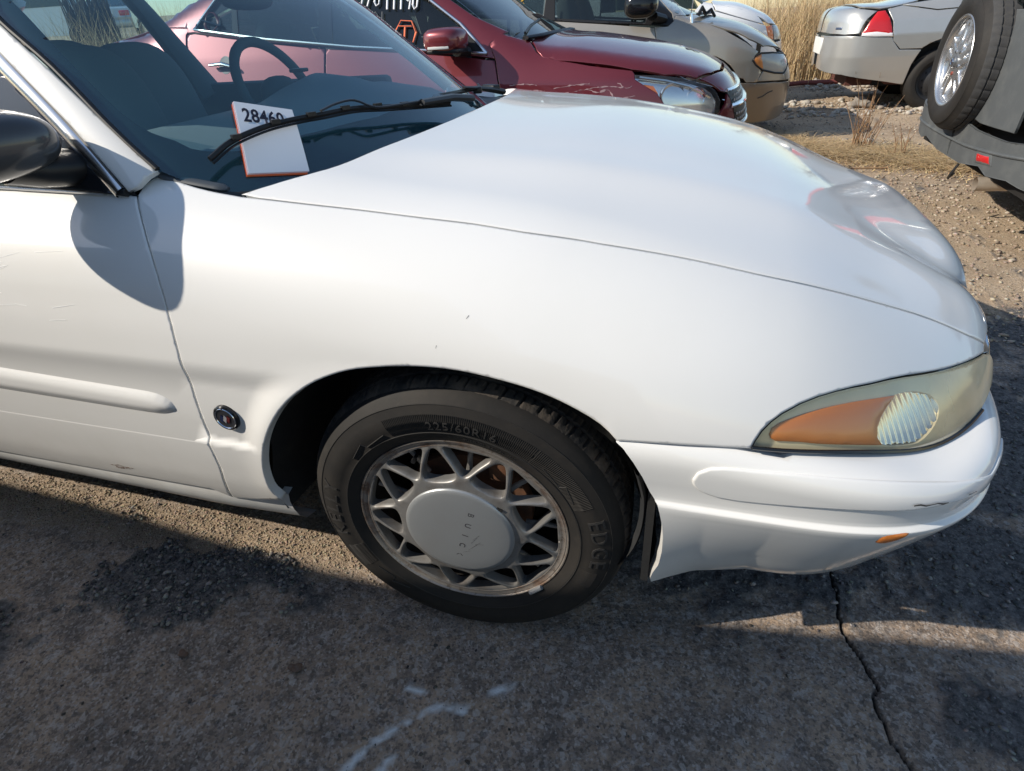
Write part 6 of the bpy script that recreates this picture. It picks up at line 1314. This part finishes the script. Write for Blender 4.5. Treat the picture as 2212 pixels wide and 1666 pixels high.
# ---- grey suv with a spare wheel on its tailgate
suv = thing('grey_suv', (3.9, 3.34, 0), 'grey off-road wagon at the right edge carrying an exposed spare wheel over its bumper', 'suv')
yc, hw = 3.34, .88
bp3 = [(1.83, 3.34, .60), (1.81, 3.05, .575), (1.82, 2.72, .575), (1.86, 2.56, .59), (2.02, 2.48, .60), (2.35, 2.46, .60), (2.35, 2.46, .36), (2.05, 2.50, .36), (1.84, 2.64, .41), (1.81, 2.80, .395), (1.81, 2.90, .42), (1.81, 3.15, .385), (1.81, 3.34, .385)]
bu = panel('rear_bumper', F_crv, bp3, (.80, .60, 0), M_greyclad, suv, step=.03, edge=.025, s=(2.0, 4.8), mirror=yc, seam=yc, off=.012)
rid = [(1.82, 4.05, .485), (1.815, 3.6, .480), (1.81, 3.2, .483), (1.81, 3.04, .49), (1.82, 2.74, .512), (1.86, 2.58, .525), (2.0, 2.49, .53), (2.3, 2.46, .53)]
q0 = np.array(curve(rid, .04)); o0 = q0 - np.array((.25, .25, 0)); dd = np.repeat(np.array([[.7071, .7071, 0]]), len(q0), 0); p_, _ = march(F_crv, o0, dd, 0, 1, 120); p_ += grad(F_crv, p_) * .014
MB().tube([tuple(p) for p in p_], .008, 8).build('bumper_ridge', M_greyclad, bu)
rf_ = [(1.81, 2.945, .482), (1.81, 2.80, .492), (1.82, 2.785, .455), (1.81, 2.93, .440)]
panel('reflector_rim', F_crv, [(1.81, 2.96, .492), (1.81, 2.79, .502), (1.82, 2.77, .447), (1.81, 2.945, .430)], (.95, .3, 0), M_greyclad, bu, step=.02, edge=.01, s=(1.5, 3.5), off=.013, pad=(.006, .012))
panel('reflector', F_crv, rf_, (.95, .3, 0), mat('reflector_red', (.55, .02, .02), rough=.3, coat=.6), bu, step=.02, edge=.01, s=(1.5, 3.5), off=.016, pad=(.008, .012))
tg = [(1.80, 3.34, .63), (1.80, 3.06, .60), (1.81, 2.70, .61), (1.80, 2.68, .92), (1.80, 2.74, 1.10), (1.80, 3.34, 1.10)]
panel('tailgate', F_crv, tg, (1, 0, 0), M_greyclad, suv, step=.05, edge=.03, s=(1, 3), mirror=yc, seam=yc)
panel('rear_screen', F_crv, [(1.8, 2.76, 1.12), (1.8, 2.84, 1.55), (1.8, 3.34, 1.58), (1.8, 3.34, 1.12)], (1, 0, 0), M_glassdark, suv, step=.08, edge=.05, s=(.8, 3), mirror=yc, seam=yc, lip=0)
for sd_ in (-1, 1):
    tpg = [(1.8, yc + sd_ * .66, 1.20), (1.8, yc + sd_ * .78, 1.20), (1.8, yc + sd_ * .74, 1.34), (1.8, yc + sd_ * .66, 1.56), (1.8, yc + sd_ * .58, 1.56), (1.8, yc + sd_ * .60, 1.2)]
    panel('tail_lamp', F_crv, tpg, (1, 0, 0), M_red, suv, step=.04, edge=.02, s=(.8, 3), pad=(.015, .03), off=.003)
sdp = [(1.87, .62), (1.82, .9), (1.86, 1.0), (2.4, 1.0), (5.2, 1.0), (5.9, .9), (5.95, .5), (5.6, .35)] + arcp(5.2, .34, .40, 10, 170) + [(4.7, .3), (3.0, .3)] + arcp(2.6, .34, .40, 5, 140)
sp('body_side', F_crv, yc, hw, sdp, M_greypaint, suv, .09)
sp('side_window', F_crv, yc, hw, [(1.95, 1.03), (4.6, 1.03), (4.0, 1.50), (2.05, 1.54)], M_glassdark, suv, .12, .08, gap=0, lip=0)
sp('roof_rail', F_crv, yc, hw, [(1.86, 1.02), (1.94, 1.03), (2.04, 1.55), (4.0, 1.51), (4.65, 1.02), (5.0, 1.02), (4.3, 1.58), (3.5, 1.63), (2.0, 1.63), (1.90, 1.5)], M_greypaint, suv, .08)
tp('roof', F_crv, yc, [(1.90, 3.34, 1.7), (1.95, 2.72, 1.65), (4.3, 2.74, 1.6), (4.4, 3.34, 1.6)], M_greypaint, suv, d=(0, 0, -1), s=(-2.2, -1.1), step=.12)
dark_inside(suv, 1.9, 5.6, yc, .78, .34, .75)
ex = MB().tube([(2.10, 2.98, .318), (1.95, 2.98, .316), (1.848, 2.98, .313)], .037, 24, caps=False).tube([(1.848, 2.98, .313), (2.05, 2.98, .316)], .032, 24, caps=False).build('exhaust_tip', mat('exhaust_steel', (.50, .43, .35), rough=.38, metal=.45, noise=(14, (.36, .28, .21), .7, .4, .7)), suv)
MB().tube([(2.05, 2.98, .33), (2.17, 2.98, .335), (2.3, 3.1, .34)], [.022, .03, .06], 12).add([(2.01, 2.94, .30), (2.09, 2.92, .235), (2.19, 2.93, .27), (2.23, 2.95, .34), (2.08, 2.96, .34)], [(0, 1, 2, 3, 4)]).build('exhaust_hanger', M_steel, suv)
MB().tube([(1.84, 3.25, .36), (1.82, 3.26, .30), (1.83, 3.30, .27), (1.86, 3.33, .29)], .008, 6).build('tow_hook', M_steel, suv)
# spare wheel
SP = np.array((1.70, 3.37, .865)); SN = np.array((-1., 0, 0)); SA = np.array((0, -1., 0))
fs = lambda r, th, o: tuple(SP + SA * (r * math.cos(th)) + UPZ * (r * math.sin(th)) + SN * o)
spare = MB().lathe([(.205, -.01), (.217, .004), (.225, .010), (.26, .019), (.29, .015), (.305, .008), (.3055, .005), (.318, -.006), (.330, -.020)], fs, 96).build('spare_wheel', M_tyre, suv)
TS = [(-.020, .330), (-.030, .336), (-.055, .3405), (-.0555, .333), (-.0645, .333), (-.065, .3415), (-.095, .342), (-.0955, .334), (-.1045, .334), (-.105, .342), (-.135, .3415), (-.1355, .333), (-.1445, .333), (-.145, .3405), (-.170, .336), (-.182, .330), (-.205, .30), (-.2, .2)]
v = []; f = []; n_ = len(TS); S2 = 220
for k in range(S2):
    for j, (o, r) in enumerate(TS): v.append(fs(r - (.004 if k % 5 == 0 and j in (1, 2, 5, 6, 9, 10, 13, 14) else 0), 2 * math.pi * k / S2 + o * .6, o))
for k in range(S2):
    for j in range(n_ - 1): a = k * n_ + j; b = ((k + 1) % S2) * n_ + j; f.append((a, b, b + 1, a + 1))
MB().add(v, f).build('spare_tread', mat('tread_grey', (.045, .045, .046), rough=.8, noise=(30, (.07, .066, .06), .6, .4, .7)), spare, smooth=25)
M_alloy2 = mat('bright_alloy', (.60, .60, .60), rough=.25, metal=.85)
MB().lathe([(.222, .004), (.217, .010), (.209, .009), (.200, .0), (.196, -.03), (.19, -.14)], fs, 72).build('spare_rim', M_alloy2, spare)
hs = []
for k in range(5):
    a = 90 + 72 * k
    hs.append(chaik([pol(.085, a + 36 - 9), pol(.085, a + 36 + 9), pol(.13, a + 36 + 16), pol(.190, a + 36 + 21), pol(.193, a + 36), pol(.190, a + 36 - 21), pol(.13, a + 36 - 16)]))
    hs.append(chaik([pol(.100, a - 3.5), pol(.100, a + 3.5), pol(.165, a + 4.5), pol(.180, a), pol(.165, a - 4.5)]))
V2, T2, loops = tri2d([pol(.205, a) for a in np.linspace(0, 360, 80, endpoint=False)], hs, .02, .009, extra_ring=.004)
dhh = np.full(len(V2), 1e9)
for h in hs: dhh = np.minimum(dhh, dpoly(np.array(V2), h))
v = [fs(math.hypot(x, y), math.atan2(y, x), -.012 + .012 * (1 - math.hypot(x, y) / .2) - .006 * (1 - math.sqrt(max(0, 1 - (1 - min(d_ / .008, 1)) ** 2)))) for (x, y), d_ in zip(V2, dhh)]; f = [tuple(int(i) for i in t) for t in T2]
for l in loops[1:]:
    m = len(l); a = len(v)
    for i in l: x, y = V2[i]; v.append(fs(math.hypot(x, y) * .985, math.atan2(y, x), -.055))
    for i in range(m): j = (i + 1) % m; f.append((l[i], l[j], a + j, a + i))
MB().add(v, f).build('spare_spokes', M_alloy2, spare, smooth=45)
MB().lathe([(.0, -.075), (.195, -.075), (.197, -.08)], fs, 40).build('spare_back', M_dark, spare)
MB().lathe([(0, .012), (.026, .011), (.030, .004), (.031, -.01)], fs, 28).build('hub_cap', mat('hub_grey', (.20, .21, .22), rough=.3, metal=.6), spare)
em = MB(); em.tube([fs(.014, R(a), .014) for a in range(0, 360, 30)], .0028, 6, closed=True).tube([fs(.012, R(100), .014), fs(.012, R(280), .014)], .0024, 6).tube([fs(.009, R(30), .014), fs(.009, R(200), .014)], .002, 6); em.build('hub_emblem', M_chrome, spare)
for k in range(5): MB().lathe([(0, .006), (.009, .005), (.010, -.008)], lambda r, th, o, k=k: tuple(np.array(fs(.056, R(90 + 36 + 72 * k), -.004)) + SA * (r * math.cos(th)) + UPZ * (r * math.sin(th)) + SN * o), 10).build('lug_nut', M_chrome if k != 2 else mat('lug_rust', (.25, .06, .04), rough=.7), spare)
MB().box((1.845, 3.37, .85), (.10, .3, .34), None, .02).build('spare_bracket', M_black, suv)
for (x, y, s) in ((2.6, 2.50, -1), (5.2, 2.50, -1), (2.6, 4.18, 1), (5.2, 4.18, 1)): simple_wheel(x, y, s, .34, suv, m_rim=M_brushed)

# ------------------------------------------------------------------ beyond the yard, seen through the white car's glass; and the row behind us
def far_car(name, label, cat, x, y, z, rot, m, van_=False):
    t = thing(name, (x, y, z), label, cat); rz = Matrix.Rotation(rot, 3, 'Z'); L = 4.6 if not van_ else 5.0
    tf = lambda a, b, c: tuple(Vector((x, y, z)) + rz @ Vector((a, b, c)))
    prof = ([(-2.2, .35), (-2.28, .7), (-2.15, .98), (-1.5, 1.06), (-.75, 1.43), (.45, 1.45), (1.15, 1.0), (2.1, .85), (2.28, .6), (2.25, .3)] if not van_ else [(-2.4, .4), (-2.45, 1.1), (-2.3, 1.85), (.9, 1.9), (1.6, 1.25), (2.35, 1.05), (2.45, .6), (2.4, .35)])
    v = []; f = []; W = [(-.82, 0), (-.90, .0), (-.90, .0), (.90, 0), (.82, 0)]
    rows = [(-.86, 1), (-.90, .97), (.90, .97), (.86, 1)]
    pts = []
    for wv_, sc in ((-.90, 0), (-.78, 1), (.78, 1), (.90, 0)):
        for (a, c) in prof: k = 1 if sc else 1; up_ = max(0, c - 1.0); pts.append(tf(a, wv_ * (1 - .22 * up_ if not van_ else 1 - .05 * up_), c - (.02 if not sc else 0)))
    n_ = len(prof)
    for i in range(3):
        for j in range(n_): j2 = (j + 1) % n_; f.append((i * n_ + j, i * n_ + j2, (i + 1) * n_ + j2, (i + 1) * n_ + j))
    f.append(tuple(range(n_))); f.append(tuple(3 * n_ + j for j in range(n_)))
    MB().add(pts, f).build('body', m, t, smooth=35)
    gz = [(-1.42, 1.10), (-.78, 1.40), (.42, 1.41), (1.0, 1.05)] if not van_ else [(-2.2, 1.2), (-2.1, 1.7), (.8, 1.72), (1.4, 1.25)]
    for s in (-1, 1):
        MB().add([tf(a, s * (.905 if van_ else .902 - .2 * max(0, c - 1.0)), c) for a, c in gz], [(0, 1, 2, 3)]).build('side_window', M_glassdark, t, smooth=0)
    if not van_:
        MB().add([tf(-1.47, -.68, 1.09), tf(-1.47, .68, 1.09), tf(-.80, .60, 1.425), tf(-.80, -.60, 1.425)], [(0, 1, 2, 3)]).build('rear_window', M_glassdark, t, smooth=0)
        for s in (-1, 1): MB().box(tf(-2.20, s * .68, .82), (.12, .36, .20), rz, .03).build('tail_lamp', M_red, t)
        MB().box(tf(-2.27, 0, .80), (.03, .34, .16), rz, .005).build('number_plate', mat('plate', (.7, .7, .68)), t)
        MB().box(tf(-2.27, 0, .50), (.10, 1.7, .24), rz, .05).build('bumper', m, t)
    for a in (-1.4, 1.4):
        for s in (-1, 1):
            c_ = Vector(tf(a, s * .86, .32)); ax_ = rz @ Vector((1, 0, 0)); MB().lathe([(0, .06), (.20, .06), (.31, .05), (.33, 0), (.31, -.1)], lambda r, th, o: tuple(c_ + ax_ * (r * math.cos(th)) + Vector((0, 0, r * math.sin(th))) + rz @ Vector((0, s * o, 0))), 24).build('wheel', M_tyre, t)
    return t
zb = lambda x, y: float(height(np.array([x]), np.array([y]))[0])
far_car('far_silver_sedan', 'small distant silver sedan seen tail-on through the white car windscreen', 'car', -23.0, 21.9, zb(-23.0, 21.9) + .05, R(122), M_silver)
far_car('far_pale_van', 'pale distant van seen through the white car windscreen, left of a dark bush', 'van', -23.6, 18.6, zb(-23.6, 18.6), R(35), M_vanwhite, True)
# dark bush between them
sh = thing('dark_bush', (-13.6, 11.9, zb(-13.6, 11.9)), 'dark dry bush seen through the white car windscreen beside the distant silver sedan', 'bush')
r7 = np.random.default_rng(77); mbb = MB()
for k in range(520):
    a = r7.random() * 6.28; rr0 = r7.random() ** .5 * .55; h = r7.uniform(.9, 1.75); p0 = Vector((-13.6 + rr0 * math.cos(a) * .7, 11.9 + rr0 * math.sin(a) * .7, zb(-13.6, 11.9))); p1 = p0 + Vector((math.cos(a) * .12, math.sin(a) * .12, h))
    mbb.tube([p0, (p0 + p1) / 2 + Vector((r7.normal(0, .05), r7.normal(0, .05), 0)), p1], [.022, .016, .006], 4, caps=False)
mbb.build('twigs', mat('dark_twigs', (.06, .045, .035), rough=.9), sh)
# bare trees along the far edge of the yard
M_bark = mat('bark', (.13, .10, .08), rough=.9, noise=(8, (.20, .16, .12), .6, .4, .7))
def bare_tree(x, y, h, seed, lab):
    t = thing('bare_tree', (x, y, zb(x, y)), lab, 'tree', 'bare trees along the far edge of the yard'); rt_ = random.Random(seed); tr = MB(); cw_ = MB()
    base = Vector((x, y, zb(x, y)))
    tr.tube([base, base + Vector((.1, 0, h * .25)), base + Vector((.0, .1, h * .5)), base + Vector((.1, .1, h * .8))], [h * .022, h * .018, h * .013, h * .005], 8)
    def grow(p, d, l, r, n):
        q = p + d * l; cw_.tube([p, p + d * l * .5 + Vector((rt_.gauss(0, .05), rt_.gauss(0, .05), rt_.gauss(0, .05))) * l, q], [r, r * .8, r * .55], 4, caps=False)
        if n == 0: return
        for _ in range(rt_.choice((2, 3, 3))):
            d2 = (d + Vector((rt_.gauss(0, .5), rt_.gauss(0, .5), rt_.gauss(.12, .35)))).normalized(); grow(p + d * l * rt_.uniform(.45, 1), d2, l * rt_.uniform(.55, .8), r * .55, n - 1)
    for k in range(11):
        zz = rt_.uniform(.25, .8); a = rt_.uniform(0, 6.28); grow(base + Vector((0, .05, h * zz)), Vector((math.cos(a), math.sin(a), rt_.uniform(.5, 1.2))).normalized(), h * .2 * (1.2 - zz), h * .007, 3)
    tr.build('trunk', M_bark, t); cw_.build('crown', M_bark, t)
for i, (x, y, h) in enumerate(((-12, 36, 5), (-4, 40, 5.5), (5, 37, 5), (12, 39, 6), (19, 36, 5), (26, 34, 5.5))):
    bare_tree(x, y, h, 50 + i, ('tall', 'broad', 'slender', 'high', 'low', 'wide')[i] + ' leafless brown tree far behind the yard')
# the van parked behind the photographer: its shade lies over the foreground slab
nb = thing('dark_blue_van', (-3.2, -2.05, 0), 'dark blue van parked on the near side, outside the picture', 'van')
M_navy = mat('navy_paint', (.02, .03, .06), rough=.3, metal=.3, coat=1)
top_e = curve([(-7.0, -1.12), (-5.6, -1.01), (-4.28, -1.022), (-3.6, -1.05), (-3.0, -1.090), (-2.6, -1.085), (-1.87, -1.000), (-1.39, -.935), (-.95, -.89), (-.45, -.88)], .2)  # unseen roof edge, bowed so its shadow follows the shade line on the slab
v = []; f = []
for x, y in top_e:
    for (dy, z) in ((-.10, .30), (-.02, .55), (.0, .9), (.0, 1.10), (-.005, 1.5), (-.01, 1.78), (-.02, 1.86), (-.06, 1.895), (-.5, 1.91)): v.append((x, y + dy, z))
    for (dy, z) in ((-.5, 1.91), (-.06, 1.895), (-.01, 1.78), (.0, 1.1), (.0, .9), (-.10, .30)): v.append((x, -3.1 - dy * .8, z))
n_ = 15
for i in range(len(top_e) - 1):
    for j in range(n_ - 1): f.append((i * n_ + j, i * n_ + j + 1, (i + 1) * n_ + j + 1, (i + 1) * n_ + j))
f += [tuple(range(n_)), tuple((len(top_e) - 1) * n_ + j for j in reversed(range(n_)))]
MB().add(v, f).build('body', M_navy, nb, smooth=35)
for x0, x1 in ((-6.9, -5.2), (-5.1, -3.3), (-3.2, -1.9)):
    yy = [float(np.interp(x, [p[0] for p in top_e], [p[1] for p in top_e])) + .006 for x in (x0, x1)]
    MB().add([(x0, yy[0], 1.15), (x1, yy[1], 1.15), (x1, yy[1] - .008, 1.68), (x0, yy[0] - .008, 1.68)], [(0, 1, 2, 3)]).build('side_window', M_blackgloss, nb, smooth=0)
MB().add([(-.45, -.95, 1.1), (-.45, -3.0, 1.1), (.45, -2.9, .98), (.45, -1.15, .98), (.50, -2.9, .35), (.50, -1.15, .35), (-.45, -3.0, .35), (-.45, -.95, .35)], [(0, 1, 2, 3), (3, 2, 4, 5), (0, 3, 5, 7), (1, 6, 4, 2)]).build('bonnet', M_navy, nb)
for x in (-6.0, -1.1):
    for y, s_ in ((-1.16, 1), (-2.95, -1)): simple_wheel(x, y, s_, .34, nb)
